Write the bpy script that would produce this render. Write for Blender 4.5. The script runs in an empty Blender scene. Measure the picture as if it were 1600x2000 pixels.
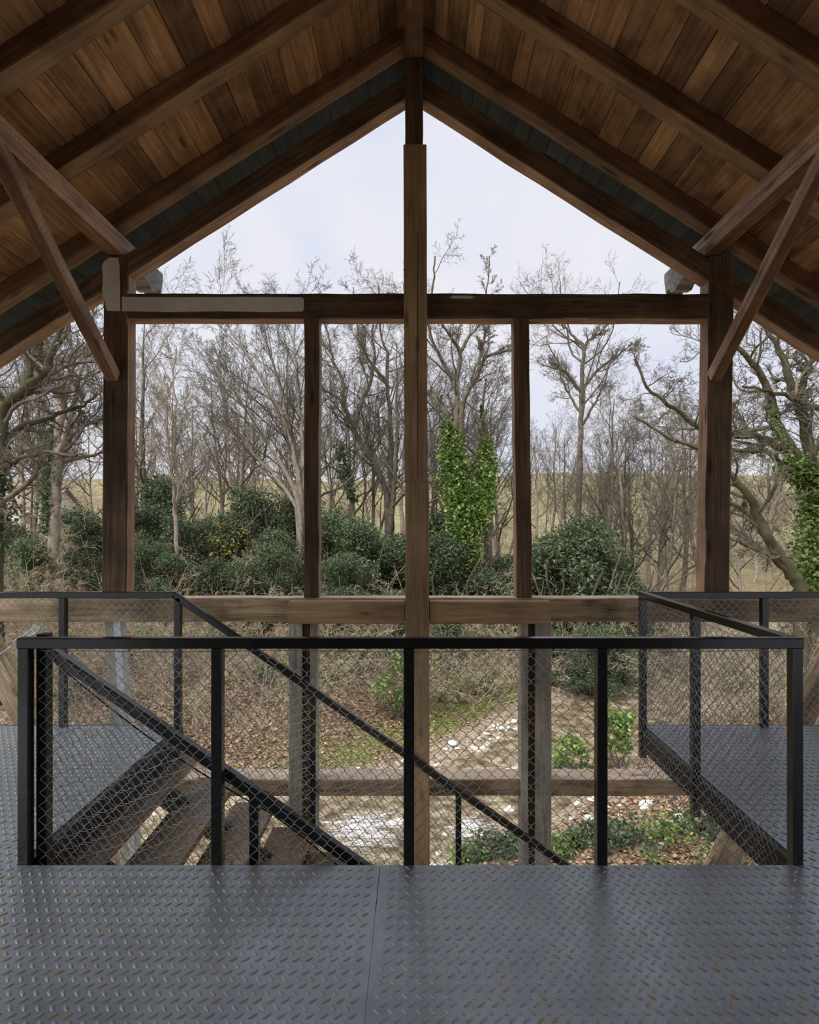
import bpy, math, random
import numpy as np
from mathutils import Vector, Matrix

C = bpy.context.scene.collection
R = random.Random(7)
rng = np.random.default_rng(11)

# ------------------------------------------------------------------ camera, sky, exposure
EYE = 1.6
cam_d = bpy.data.cameras.new('camera')
cam = bpy.data.objects.new('camera', cam_d)
C.objects.link(cam)
cam.location = (0, 0, EYE)
cam.rotation_euler = (math.pi / 2, 0, 0)
cam_d.sensor_fit = 'HORIZONTAL'
cam_d.sensor_width = 36
cam_d.lens = 36 * 1150 / 1600
cam_d.shift_x = -8 / 1600
cam_d.shift_y = 22 / 1600
cam_d.clip_end = 2000
bpy.context.scene.camera = cam

sc = bpy.context.scene
sc.view_settings.view_transform = 'Standard'
sc.view_settings.look = 'None'
sc.view_settings.exposure = 1.0
sc.view_settings.gamma = 1.0
sc.view_settings.use_curve_mapping = False

world = bpy.data.worlds.new('overcast_sky')
sc.world = world
world.use_nodes = True
wt = world.node_tree
wt.nodes.clear()
w_out = wt.nodes.new('ShaderNodeOutputWorld')
w_bg = wt.nodes.new('ShaderNodeBackground')
w_tc = wt.nodes.new('ShaderNodeTexCoord')
w_mp = wt.nodes.new('ShaderNodeMapping')
w_mp.inputs['Scale'].default_value = (1.2, 1.2, 2.6)
w_nz = wt.nodes.new('ShaderNodeTexNoise')
w_nz.inputs['Scale'].default_value = 2.2
w_nz.inputs['Detail'].default_value = 4
w_nz.inputs['Distortion'].default_value = 0.6
w_rp = wt.nodes.new('ShaderNodeValToRGB')
w_rp.color_ramp.elements[0].position = 0.3
w_rp.color_ramp.elements[0].color = (0.355, 0.378, 0.455, 1)
w_rp.color_ramp.elements[1].position = 0.68
w_rp.color_ramp.elements[1].color = (0.440, 0.432, 0.452, 1)
wt.links.new(w_tc.outputs['Generated'], w_mp.inputs['Vector'])
wt.links.new(w_mp.outputs['Vector'], w_nz.inputs['Vector'])
wt.links.new(w_nz.outputs['Fac'], w_rp.inputs['Fac'])
wt.links.new(w_rp.outputs['Color'], w_bg.inputs['Color'])
w_bg.inputs['Strength'].default_value = 1.0
wt.links.new(w_bg.outputs['Background'], w_out.inputs['Surface'])

# the sun behind thin cloud: broad and soft, high to the left behind the camera
sun_d = bpy.data.lights.new('veiled_sun', 'SUN')
sun_d.energy = 3.2
sun_d.angle = math.radians(75)
sun_d.color = (1.0, 0.97, 0.93)
sun = bpy.data.objects.new('veiled_sun', sun_d)
C.objects.link(sun)
sun.rotation_euler = (math.radians(34), 0, math.radians(-48))


# ------------------------------------------------------------------ node helper
def new_mat(name):
    m = bpy.data.materials.new(name)
    m.use_nodes = True
    nt = m.node_tree
    nt.nodes.clear()
    out = nt.nodes.new('ShaderNodeOutputMaterial')
    b = nt.nodes.new('ShaderNodeBsdfPrincipled')
    nt.links.new(b.outputs[0], out.inputs[0])
    return m, nt, b


def N(nt, kind, **kw):
    n = nt.nodes.new('ShaderNode' + kind)
    for k, v in kw.items():
        if k in n.inputs:
            n.inputs[k].default_value = v
        else:
            setattr(n, k, v)
    return n


def ramp(nt, src, stops):
    r = nt.nodes.new('ShaderNodeValToRGB')
    e = r.color_ramp.elements
    while len(e) < len(stops):
        e.new(0.5)
    for i, (p, c) in enumerate(stops):
        e[i].position = p
        e[i].color = (*c, 1) if len(c) == 3 else c
    nt.links.new(src, r.inputs['Fac'])
    return r.outputs['Color']


def mixc(nt, fac, a, b, mode='MIX'):
    m = nt.nodes.new('ShaderNodeMix')
    m.data_type = 'RGBA'
    m.blend_type = mode
    for sock, v in ((m.inputs[0], fac), (m.inputs[6], a), (m.inputs[7], b)):
        if hasattr(v, 'is_output'):
            nt.links.new(v, sock)
        else:
            sock.default_value = v if not isinstance(v, tuple) or len(v) == 4 else (*v, 1)
    return m.outputs[2]


def math_n(nt, op, a, b=0.0):
    m = nt.nodes.new('ShaderNodeMath')
    m.operation = op
    for i, v in enumerate((a, b)):
        if hasattr(v, 'is_output'):
            nt.links.new(v, m.inputs[i])
        else:
            m.inputs[i].default_value = v
    return m.outputs[0]


def wood(name, dark, mid, light, rough=0.75, vary=0.5, knots=True, saw=0.0, stain=0.5, spec=0.3):
    """Timber with the grain along the object's own X axis."""
    m, nt, b = new_mat(name)
    tc = N(nt, 'TexCoord')
    oi = N(nt, 'ObjectInfo')
    off = N(nt, 'VectorMath', operation='MULTIPLY_ADD')
    comb = N(nt, 'CombineXYZ')
    for i in range(3):
        nt.links.new(math_n(nt, 'MULTIPLY', oi.outputs['Random'], 37.0 + 11 * i), comb.inputs[i])
    off.inputs[1].default_value = (1, 1, 1)
    nt.links.new(tc.outputs['Object'], off.inputs[0])
    nt.links.new(comb.outputs[0], off.inputs[2])
    mp = N(nt, 'Mapping')
    mp.inputs['Scale'].default_value = (0.9, 16, 16)
    nt.links.new(off.outputs[0], mp.inputs['Vector'])
    n1 = N(nt, 'TexNoise', Scale=1.6, Detail=7.0, Roughness=0.62, Distortion=0.7)
    nt.links.new(mp.outputs[0], n1.inputs['Vector'])
    mp2 = N(nt, 'Mapping')
    mp2.inputs['Scale'].default_value = (2.5, 90, 90)
    nt.links.new(off.outputs[0], mp2.inputs['Vector'])
    n2 = N(nt, 'TexNoise', Scale=1.0, Detail=4.0, Roughness=0.7)
    nt.links.new(mp2.outputs[0], n2.inputs['Vector'])
    g = math_n(nt, 'ADD', math_n(nt, 'MULTIPLY', n1.outputs['Fac'], 0.65), math_n(nt, 'MULTIPLY', n2.outputs['Fac'], 0.35))
    col = ramp(nt, g, [(0.34, dark), (0.5, mid), (0.66, light)])
    # broad weathering stains, fixed in the wood
    n3 = N(nt, 'TexNoise', Scale=1.7, Detail=5.0, Roughness=0.65)
    nt.links.new(off.outputs[0], n3.inputs['Vector'])
    st = ramp(nt, n3.outputs['Fac'], [(0.36, (1 - stain,) * 3), (0.56, (1, 1, 1)), (0.75, (1 + 0.12,) * 3)])
    col = mixc(nt, 1.0, col, st, 'MULTIPLY')
    if knots:
        mk = N(nt, 'Mapping')
        mk.inputs['Scale'].default_value = (1.6, 6.5, 6.5)
        nt.links.new(off.outputs[0], mk.inputs['Vector'])
        vo = N(nt, 'TexVoronoi', Scale=1.0)
        nt.links.new(mk.outputs[0], vo.inputs['Vector'])
        kn = ramp(nt, vo.outputs['Distance'], [(0.05, (0.22, 0.2, 0.18)), (0.11, (0.5, 0.45, 0.4)), (0.16, (1, 1, 1))])
        col = mixc(nt, 0.85, col, kn, 'MULTIPLY')
    if saw:
        wv = N(nt, 'TexWave', Scale=9.0, Distortion=1.5)
        wv.inputs['Detail'].default_value = 2
        mw = N(nt, 'Mapping')
        mw.inputs['Rotation'].default_value = (0, 0, 0.35)
        nt.links.new(off.outputs[0], mw.inputs['Vector'])
        nt.links.new(mw.outputs[0], wv.inputs['Vector'])
        sw = ramp(nt, wv.outputs['Fac'], [(0.2, (1 - saw,) * 3), (0.8, (1.06,) * 3)])
        col = mixc(nt, 0.8, col, sw, 'MULTIPLY')
    vr = math_n(nt, 'ADD', math_n(nt, 'MULTIPLY', oi.outputs['Random'], vary), 1 - vary / 2)
    hv = N(nt, 'HueSaturation')
    nt.links.new(vr, hv.inputs['Value'])
    nt.links.new(col, hv.inputs['Color'])
    nt.links.new(hv.outputs[0], b.inputs['Base Color'])
    b.inputs['Roughness'].default_value = rough
    b.inputs['Specular IOR Level'].default_value = spec
    bp = N(nt, 'Bump', Strength=0.35, Distance=0.004)
    nt.links.new(g, bp.inputs['Height'])
    nt.links.new(bp.outputs[0], b.inputs['Normal'])
    return m


def plain(name, c1, c2, scale=6, rough=0.6, metal=0.0, bump=0.0, spec=0.5, detail=5, space='Object'):
    m, nt, b = new_mat(name)
    tc = N(nt, 'TexCoord')
    n = N(nt, 'TexNoise', Scale=float(scale), Detail=float(detail), Roughness=0.6)
    nt.links.new(tc.outputs[space], n.inputs['Vector'])
    col = ramp(nt, n.outputs['Fac'], [(0.35, c1), (0.65, c2)])
    nt.links.new(col, b.inputs['Base Color'])
    b.inputs['Roughness'].default_value = rough
    b.inputs['Metallic'].default_value = metal
    b.inputs['Specular IOR Level'].default_value = spec
    if bump:
        bp = N(nt, 'Bump', Strength=0.5, Distance=bump)
        nt.links.new(n.outputs['Fac'], bp.inputs['Height'])
        nt.links.new(bp.outputs[0], b.inputs['Normal'])
    return m


def island_mat(name, stops, rough=0.6, spec=0.3, trans=0.0):
    """Colour picked per loose piece of the mesh (leaves, studs) plus a per-object shift."""
    m, nt, b = new_mat(name)
    ge = N(nt, 'NewGeometry')
    oi = N(nt, 'ObjectInfo')
    col = ramp(nt, ge.outputs['Random Per Island'], stops)
    hv = N(nt, 'HueSaturation')
    nt.links.new(math_n(nt, 'ADD', math_n(nt, 'MULTIPLY', oi.outputs['Random'], 0.5), 0.75), hv.inputs['Value'])
    nt.links.new(col, hv.inputs['Color'])
    nt.links.new(hv.outputs[0], b.inputs['Base Color'])
    b.inputs['Roughness'].default_value = rough
    b.inputs['Specular IOR Level'].default_value = spec
    if trans:
        out = nt.nodes['Material Output'] if 'Material Output' in nt.nodes else [n for n in nt.nodes if n.type == 'OUTPUT_MATERIAL'][0]
        tr = N(nt, 'BsdfTranslucent')
        nt.links.new(hv.outputs[0], tr.inputs['Color'])
        mx = N(nt, 'MixShader')
        mx.inputs[0].default_value = trans
        nt.links.new(b.outputs[0], mx.inputs[1])
        nt.links.new(tr.outputs[0], mx.inputs[2])
        nt.links.new(mx.outputs[0], out.inputs[0])
    return m


def steel_plate(name, base1, base2, rust_amt):
    m, nt, b = new_mat(name)
    tc = N(nt, 'TexCoord')
    n = N(nt, 'TexNoise', Scale=3.0, Detail=6.0, Roughness=0.65)
    nt.links.new(tc.outputs['Object'], n.inputs['Vector'])
    n2 = N(nt, 'TexNoise', Scale=22.0, Detail=5.0, Roughness=0.7)
    nt.links.new(tc.outputs['Object'], n2.inputs['Vector'])
    col = ramp(nt, n.outputs['Fac'], [(0.35, base1), (0.65, base2)])
    rs = math_n(nt, 'ADD', math_n(nt, 'MULTIPLY', n.outputs['Fac'], 0.6), math_n(nt, 'MULTIPLY', n2.outputs['Fac'], 0.4))
    rf = ramp(nt, rs, [(0.56 - rust_amt, (0, 0, 0)), (0.66 - rust_amt, (1, 1, 1))])
    col = mixc(nt, rf, col, (0.30, 0.185, 0.075))
    nt.links.new(col, b.inputs['Base Color'])
    b.inputs['Metallic'].default_value = 0.55
    rr = ramp(nt, n2.outputs['Fac'], [(0.3, (0.30,) * 3), (0.7, (0.42,) * 3)])
    nt.links.new(rr, b.inputs['Roughness'])
    bp = N(nt, 'Bump', Strength=0.15, Distance=0.002)
    nt.links.new(n2.outputs['Fac'], bp.inputs['Height'])
    nt.links.new(bp.outputs[0], b.inputs['Normal'])
    return m


M = {}
M['old_timber'] = wood('old_timber', (0.052, 0.034, 0.020), (0.130, 0.086, 0.050), (0.23, 0.158, 0.096), vary=0.25, stain=0.45)
M['rafter'] = wood('rafter_wood', (0.105, 0.055, 0.028), (0.200, 0.112, 0.058), (0.29, 0.175, 0.095), vary=0.3, stain=0.4)
M['rafter_lit'] = wood('rafter_lit_underside_wood', (0.16, 0.098, 0.050), (0.31, 0.20, 0.11), (0.43, 0.295, 0.175), vary=0.25, stain=0.4)  # rafter wood lightened: light on the undersides put into the colour
M['raw'] = wood('raw_side_wood', (0.20, 0.12, 0.075), (0.40, 0.26, 0.17), (0.56, 0.39, 0.27), vary=0.2, stain=0.4)
M['lit_top'] = wood('lit_top_wood', (0.50, 0.37, 0.27), (0.72, 0.56, 0.43), (0.85, 0.70, 0.56), vary=0.1, stain=0.2)  # pale wood for beam tops, skylight put into the colour
M['board'] = wood('roof_board_wood', (0.20, 0.105, 0.050), (0.40, 0.235, 0.115), (0.57, 0.36, 0.19), vary=0.75, stain=0.5)
M['purlin'] = wood('purlin_lit_face_wood', (0.24, 0.145, 0.085), (0.52, 0.355, 0.245), (0.76, 0.62, 0.50), saw=0.07, vary=0.15, stain=0.45)  # brightened wood: light on purlin and brace sides put into the colour
M['new_timber'] = wood('new_timber', (0.26, 0.175, 0.085), (0.43, 0.305, 0.165), (0.56, 0.42, 0.25), vary=0.15, stain=0.25, saw=0.0)
M['sill'] = wood('sill_wood', (0.13, 0.095, 0.055), (0.46, 0.345, 0.205), (0.68, 0.53, 0.34), vary=0.2, stain=0.6)
M['grey_timber'] = wood('grey_timber', (0.24, 0.22, 0.175), (0.44, 0.415, 0.345), (0.58, 0.55, 0.47), vary=0.15, stain=0.4)
M['dark_core'] = wood('dark_core', (0.03, 0.02, 0.013), (0.08, 0.05, 0.03), (0.14, 0.09, 0.06), vary=0.1)
M['weathered'] = wood('weathered_end', (0.10, 0.10, 0.10), (0.25, 0.25, 0.25), (0.42, 0.42, 0.42), vary=0.1)
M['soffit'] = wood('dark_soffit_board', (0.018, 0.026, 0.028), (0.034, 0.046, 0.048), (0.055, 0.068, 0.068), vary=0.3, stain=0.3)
M['white_paint'] = plain('flaking_white_paint', (0.56, 0.56, 0.50), (0.70, 0.69, 0.62), 5, 0.8, bump=0.001)
M['blue_paint'] = plain('blue_grey_paint', (0.10, 0.12, 0.13), (0.17, 0.20, 0.21), 9, 0.7)
M['rail'] = plain('black_rail_paint', (0.008, 0.0095, 0.009), (0.016, 0.018, 0.018), 30, 0.2, metal=0.0, spec=0.5)
M['wire'] = plain('galvanised_wire', (0.30, 0.32, 0.32), (0.46, 0.48, 0.48), 40, 0.4, metal=0.7)
M['plate'] = steel_plate('tread_plate_steel', (0.27, 0.31, 0.345), (0.35, 0.395, 0.43), -0.06)
M['step'] = steel_plate('rusty_step_plate', (0.24, 0.21, 0.18), (0.34, 0.29, 0.235), 0.14)
M['stud'] = island_mat('worn_studs', [(0.0, (0.27, 0.30, 0.33)), (0.80, (0.36, 0.375, 0.385)), (0.93, (0.36, 0.30, 0.21)), (1.0, (0.40, 0.25, 0.10))], 0.38, 0.5)
M['channel'] = plain('channel_steel', (0.012, 0.013, 0.013), (0.03, 0.03, 0.028), 8, 0.5, metal=0.2)
M['galv'] = plain('galvanised_steel', (0.50, 0.55, 0.59), (0.64, 0.69, 0.73), 7, 0.45, metal=0.3)
M['greenpost'] = plain('algae_green_steel', (0.28, 0.31, 0.25), (0.40, 0.43, 0.36), 7, 0.7)
M['bark'] = plain('grey_bark', (0.090, 0.076, 0.056), (0.19, 0.165, 0.125), 5, 0.9, spec=0.1)
M['bark_moss'] = plain('mossy_bark', (0.055, 0.056, 0.022), (0.108, 0.092, 0.066), 3.0, 0.9, spec=0.1)
M['bark_pale'] = plain('pale_bark', (0.215, 0.18, 0.14), (0.37, 0.32, 0.255), 4, 0.9, spec=0.1)
M['twig'] = plain('tan_twigs', (0.22, 0.17, 0.115), (0.50, 0.43, 0.30), 3, 0.9, spec=0.1)
M['ivy'] = island_mat('ivy_leaves', [(0, (0.06, 0.115, 0.025)), (0.5, (0.155, 0.255, 0.06)), (0.85, (0.27, 0.38, 0.10)), (1, (0.40, 0.46, 0.15))], 0.4, 0.4, 0.25)
M['evergreen'] = island_mat('evergreen_leaves', [(0, (0.04, 0.065, 0.03)), (0.5, (0.085, 0.125, 0.062)), (0.9, (0.15, 0.19, 0.095)), (1, (0.26, 0.26, 0.13))], 0.5, 0.35, 0.2)
M['yellow_leaf'] = island_mat('yellow_leaves', [(0, (0.26, 0.22, 0.04)), (1, (0.42, 0.34, 0.07))], 0.5, 0.3, 0.3)
M['litter'] = island_mat('dead_leaves', [(0, (0.13, 0.075, 0.045)), (0.4, (0.27, 0.165, 0.10)), (0.8, (0.40, 0.27, 0.17)), (1, (0.52, 0.40, 0.27))], 0.8, 0.15)
M['stone'] = plain('pale_limestone', (0.42, 0.38, 0.33), (0.72, 0.68, 0.62), 3, 0.85, bump=0.01)
M['wall_white'] = plain('white_render', (0.55, 0.53, 0.52), (0.70, 0.68, 0.67), 4, 0.9)
M['roof_tile'] = plain('brown_roof', (0.16, 0.12, 0.10), (0.25, 0.19, 0.16), 4, 0.9)
M['dark_glass'] = plain('dark_window', (0.03, 0.03, 0.035), (0.05, 0.05, 0.055), 4, 0.2)

# ground: leaf litter, moss, gravel and far meadow, by baked zone weights of the terrain
m, nt, b = new_mat('ground_cover')
at = N(nt, 'VertexColor', layer_name='zone')
sp = N(nt, 'SeparateColor')
nt.links.new(at.outputs['Color'], sp.inputs[0])
geo = N(nt, 'NewGeometry')
n1 = N(nt, 'TexNoise', Scale=9.0, Detail=8.0, Roughness=0.75)
n2 = N(nt, 'TexNoise', Scale=0.35, Detail=6.0, Roughness=0.7)
n3 = N(nt, 'TexNoise', Scale=1.6, Detail=6.0, Roughness=0.7)
for n_ in (n1, n2, n3):
    nt.links.new(geo.outputs['Position'], n_.inputs['Vector'])
leaf = ramp(nt, n1.outputs['Fac'], [(0.38, (0.045, 0.030, 0.018)), (0.5, (0.175, 0.115, 0.072)), (0.64, (0.42, 0.305, 0.20))])
green = ramp(nt, n1.outputs['Fac'], [(0.38, (0.06, 0.085, 0.015)), (0.62, (0.17, 0.23, 0.035))])
gravel = ramp(nt, n1.outputs['Fac'], [(0.36, (0.13, 0.09, 0.055)), (0.52, (0.30, 0.24, 0.17)), (0.66, (0.62, 0.57, 0.50))])
meadow = ramp(nt, n3.outputs['Fac'], [(0.3, (0.17, 0.145, 0.085)), (0.5, (0.235, 0.23, 0.11)), (0.72, (0.26, 0.315, 0.10))])
scrub = ramp(nt, n2.outputs['Fac'], [(0.40, (0, 0, 0)), (0.58, (1, 1, 1))])
meadow = mixc(nt, scrub, meadow, (0.18, 0.15, 0.10))
patch = ramp(nt, n3.outputs['Fac'], [(0.55, (0, 0, 0)), (0.68, (1, 1, 1))])
leaf = mixc(nt, math_n(nt, 'MULTIPLY', patch, 0.8), leaf, green)
mossf = math_n(nt, 'MULTIPLY', sp.outputs[1], ramp(nt, n3.outputs['Fac'], [(0.38, (0.1,) * 3), (0.52, (1, 1, 1))]))
col = mixc(nt, mossf, leaf, green)
col = mixc(nt, sp.outputs[2], col, gravel)
col = mixc(nt, sp.outputs[0], col, meadow)
nt.links.new(col, b.inputs['Base Color'])
b.inputs['Roughness'].default_value = 0.95
b.inputs['Specular IOR Level'].default_value = 0.1
bp = N(nt, 'Bump', Strength=0.6, Distance=0.05)
nt.links.new(n1.outputs['Fac'], bp.inputs['Height'])
nt.links.new(bp.outputs[0], b.inputs['Normal'])
M['ground'] = m

m, nt, b = new_mat('stream_water')
tc = N(nt, 'TexCoord')
at = N(nt, 'VertexColor', layer_name='foam')
mp = N(nt, 'Mapping')
mp.inputs['Rotation'].default_value = (0, 0, -0.6)
mp.inputs['Scale'].default_value = (1.1, 5.0, 1)
nt.links.new(tc.outputs['Object'], mp.inputs['Vector'])
n1 = N(nt, 'TexNoise', Scale=2.2, Detail=6.0, Roughness=0.65, Distortion=0.8)
nt.links.new(mp.outputs[0], n1.inputs['Vector'])
n2 = N(nt, 'TexNoise', Scale=2.6, Detail=7.0, Roughness=0.7)
nt.links.new(tc.outputs['Object'], n2.inputs['Vector'])
bed = ramp(nt, n2.outputs['Fac'], [(0.38, (0.06, 0.042, 0.022)), (0.5, (0.19, 0.145, 0.085)), (0.64, (0.42, 0.36, 0.26))])
sep = N(nt, 'SeparateColor')
nt.links.new(at.outputs['Color'], sep.inputs[0])
ff = math_n(nt, 'ADD', math_n(nt, 'MULTIPLY', sep.outputs[0], 0.30), n1.outputs['Fac'])
fm = ramp(nt, ff, [(0.66, (0, 0, 0)), (0.88, (1, 1, 1))])
col = mixc(nt, fm, bed, (0.74, 0.76, 0.78))
nt.links.new(col, b.inputs['Base Color'])
b.inputs['Roughness'].default_value = 0.16
b.inputs['IOR'].default_value = 1.33
bp = N(nt, 'Bump', Strength=0.6, Distance=0.08)
nt.links.new(n1.outputs['Fac'], bp.inputs['Height'])
nt.links.new(bp.outputs[0], b.inputs['Normal'])
M['water'] = m


# ------------------------------------------------------------------ object helpers
def set_props(o, label=None, cat=None, group=None, kind=None):
    for k, v in (('label', label), ('category', cat), ('group', group), ('kind', kind)):
        if v:
            o[k] = v
    return o


def empty(name, loc=(0, 0, 0), label=None, cat=None, group=None, kind=None):
    o = bpy.data.objects.new(name, None)
    C.objects.link(o)
    o.location = loc
    o.empty_display_size = 0.1
    return set_props(o, label, cat, group, kind)


def mesh_np(name, V, F, mat, smooth=False):
    V = np.asarray(V, dtype=np.float32)
    me = bpy.data.meshes.new(name)
    if isinstance(F, np.ndarray):
        F = [F]
    F = [np.asarray(f, dtype=np.int32) for f in F if len(f)]
    nl = sum(f.size for f in F)
    npoly = sum(f.shape[0] for f in F)
    me.vertices.add(len(V))
    me.vertices.foreach_set('co', V.ravel())
    me.loops.add(nl)
    me.loops.foreach_set('vertex_index', np.concatenate([f.ravel() for f in F]))
    me.polygons.add(npoly)
    tot = np.concatenate([np.full(f.shape[0], f.shape[1], dtype=np.int32) for f in F])
    st = np.concatenate([[0], np.cumsum(tot)[:-1]]).astype(np.int32)
    me.polygons.foreach_set('loop_start', st)
    me.polygons.foreach_set('loop_total', tot)
    me.polygons.foreach_set('use_smooth', np.full(npoly, smooth, dtype=bool))
    me.update(calc_edges=True)
    me.validate()
    me.materials.append(mat)
    return me


def obj(name, me, parent=None, loc=None, **kw):
    o = bpy.data.objects.new(name, me)
    C.objects.link(o)
    if loc is not None:
        o.location = loc
    if parent is not None:
        o.parent = parent
    return set_props(o, **kw)


def copy_tree(o, parent=None):
    c = o.copy()
    C.objects.link(c)
    c.parent = parent
    for ch in list(o.children):
        copy_tree(ch, c)
    return c


def prof_rect(w, h, ch):
    """Chamfered rectangle, counter-clockwise in (y, z)."""
    a, b_ = w / 2, h / 2
    if ch <= 0:
        return [(-a, -b_), (a, -b_), (a, b_), (-a, b_)]
    return [(-a + ch, -b_), (a - ch, -b_), (a, -b_ + ch), (a, b_ - ch), (a - ch, b_), (-a + ch, b_), (-a, b_ - ch), (-a, -b_ + ch)]


def bar_mesh(name, L, w, h, mat, ch=0.004, seg=1, jit=0.0, w2=None, h2=None, rnd=R):
    """Bar along local X from 0 to L, centred on YZ."""
    V, F = [], []
    k = 4 if ch <= 0 else 8
    for i in range(seg + 1):
        t = i / seg
        ww = w + ((w2 or w) - w) * t
        hh = h + ((h2 or h) - h) * t
        dy, dz = rnd.uniform(-jit, jit), rnd.uniform(-jit, jit)
        for (y, z) in prof_rect(ww, hh, ch):
            V.append((L * t, y + dy + rnd.uniform(-jit, jit) * 0.6, z + dz + rnd.uniform(-jit, jit) * 0.6))
    for i in range(seg):
        for j in range(k):
            a, b_ = i * k + j, i * k + (j + 1) % k
            F.append((a, b_, b_ + k, a + k))
    caps = [list(range(k))[::-1], [seg * k + j for j in range(k)]]
    if k == 4:
        return mesh_np(name, V, [np.array(F + [tuple(c) for c in caps])], mat)
    return mesh_np(name, V, [np.array(F), np.array(caps)], mat)


def place_bar(name, p0, p1, w, h, mat, parent=None, up=(0, 0, 1), ch=0.004, seg=1, jit=0.0, w2=None, h2=None, **kw):
    """A bar from p0 to p1 (axis), w across, h along up."""
    p0, p1 = Vector(p0), Vector(p1)
    d = p1 - p0
    L = d.length
    x = d.normalized()
    z = Vector(up)
    z = (z - x * z.dot(x)).normalized()
    y = z.cross(x)
    me = bar_mesh(name, L, w, h, mat, ch, seg, jit, w2, h2)
    o = obj(name, me, parent, **kw)
    o.matrix_local = Matrix((
        (x.x, y.x, z.x, p0.x), (x.y, y.y, z.y, p0.y), (x.z, y.z, z.z, p0.z), (0, 0, 0, 1)))
    return o


def second_face(o, mat, test):
    """A second material on the faces whose local normal passes the test (bare wood on posts, tie and gable rafters; painted light on the other timbers)."""
    me = o.data
    me.materials.append(M[mat])
    for p in me.polygons:
        if test(p.normal):
            p.material_index = 1
    return o


def child_bar(name, root, p0, p1, *a, **kw):
    """Same, with world coordinates, under an unrotated root."""
    r = Vector(root.location)
    return place_bar(name, Vector(p0) - r, Vector(p1) - r, *a, parent=root, **kw)


def tubes(lines, radii, sides=3):
    """Tubes round many polylines; every polyline (n,3) with radii (n,)."""
    by = {}
    for l, r in zip(lines, radii):
        by.setdefault(len(l), []).append((l, r))
    Vs, Fs, base = [], [], 0
    ang = np.arange(sides) * 2 * np.pi / sides
    ca, sa = np.cos(ang), np.sin(ang)
    for n, items in by.items():
        P = np.array([i[0] for i in items], dtype=np.float64)
        Rr = np.array([i[1] for i in items], dtype=np.float64)
        T = np.empty_like(P)
        T[:, 1:-1] = P[:, 2:] - P[:, :-2]
        T[:, 0] = P[:, 1] - P[:, 0]
        T[:, -1] = P[:, -1] - P[:, -2]
        T /= np.linalg.norm(T, axis=2, keepdims=True) + 1e-9
        D = (P[:, -1] - P[:, 0])
        D /= np.linalg.norm(D, axis=1, keepdims=True) + 1e-9
        ref = np.where(np.abs(D[:, 2:3]) < 0.8, np.array([[0, 0, 1.0]]), np.array([[1.0, 0.13, 0]]))
        U = np.cross(T, ref[:, None, :])
        U /= np.linalg.norm(U, axis=2, keepdims=True) + 1e-9
        W = np.cross(T, U)
        V = P[:, :, None, :] + Rr[:, :, None, None] * (U[:, :, None, :] * ca[None, None, :, None] + W[:, :, None, :] * sa[None, None, :, None])
        m_ = len(items)
        idx = base + np.arange(m_ * n * sides).reshape(m_, n, sides)
        a = idx[:, :-1, :]
        b_ = np.roll(a, -1, axis=2)
        c = np.roll(idx[:, 1:, :], -1, axis=2)
        d = idx[:, 1:, :]
        Fs.append(np.stack([a, b_, c, d], axis=-1).reshape(-1, 4))
        Vs.append(V.reshape(-1, 3))
        base += m_ * n * sides
    return np.concatenate(Vs), np.concatenate(Fs)


def leaves(centers, size, squash=0.5, flat=False, jitter=0.4, r=rng):
    """Folded rhombic leaves (two triangles each) at the given centres."""
    n = len(centers)
    if flat:
        nz = np.stack([r.normal(0, 0.35, n), r.normal(0, 0.35, n), np.ones(n)], 1)
    else:
        nz = r.normal(0, 1, (n, 3))
        nz[:, 2] = np.abs(nz[:, 2]) + 0.3
    nz /= np.linalg.norm(nz, axis=1, keepdims=True)
    t = r.normal(0, 1, (n, 3))
    t -= nz * (t * nz).sum(1, keepdims=True)
    t /= np.linalg.norm(t, axis=1, keepdims=True) + 1e-9
    s = np.cross(nz, t)
    L = (size * r.uniform(1 - jitter, 1 + jitter, n))[:, None]
    a = centers - t * L * 0.5
    c = centers + t * L * 0.5
    b_ = centers + s * L * squash * 0.5 + nz * L * 0.12
    d = centers - s * L * squash * 0.5 + nz * L * 0.12
    V = np.stack([a, b_, c, d], 1).reshape(-1, 3)
    i = np.arange(n)[:, None] * 4
    F = np.concatenate([i + np.array([[0, 1, 2]]), i + np.array([[0, 2, 3]])])
    return V, F


# ------------------------------------------------------------------ steel platform (the floor)
D1, D2 = 2.7545, 4.658          # front edge of the stair opening, far edge of the platforms
XL, XR = -1.86, 1.83            # left and right edge of the opening
floor = empty('floor', kind='structure')
PX, PY = 0.0463, 0.062
TH = 0.006


def plate_outline(name, pts, z_top=0.0, th=0.008, mat='plate', parent=floor):
    n = len(pts)
    V = [(x, y, z_top) for x, y in pts] + [(x, y, z_top - th) for x, y in pts]
    tri_top = list(range(n))
    sides = [(i + n, (i + 1) % n + n, (i + 1) % n, i) for i in range(n)]
    me = mesh_np(name, V, [np.array([tri_top]), np.array([[i + n for i in tri_top[::-1]]]), np.array(sides)], M[mat])
    return obj(name, me, parent)


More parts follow.
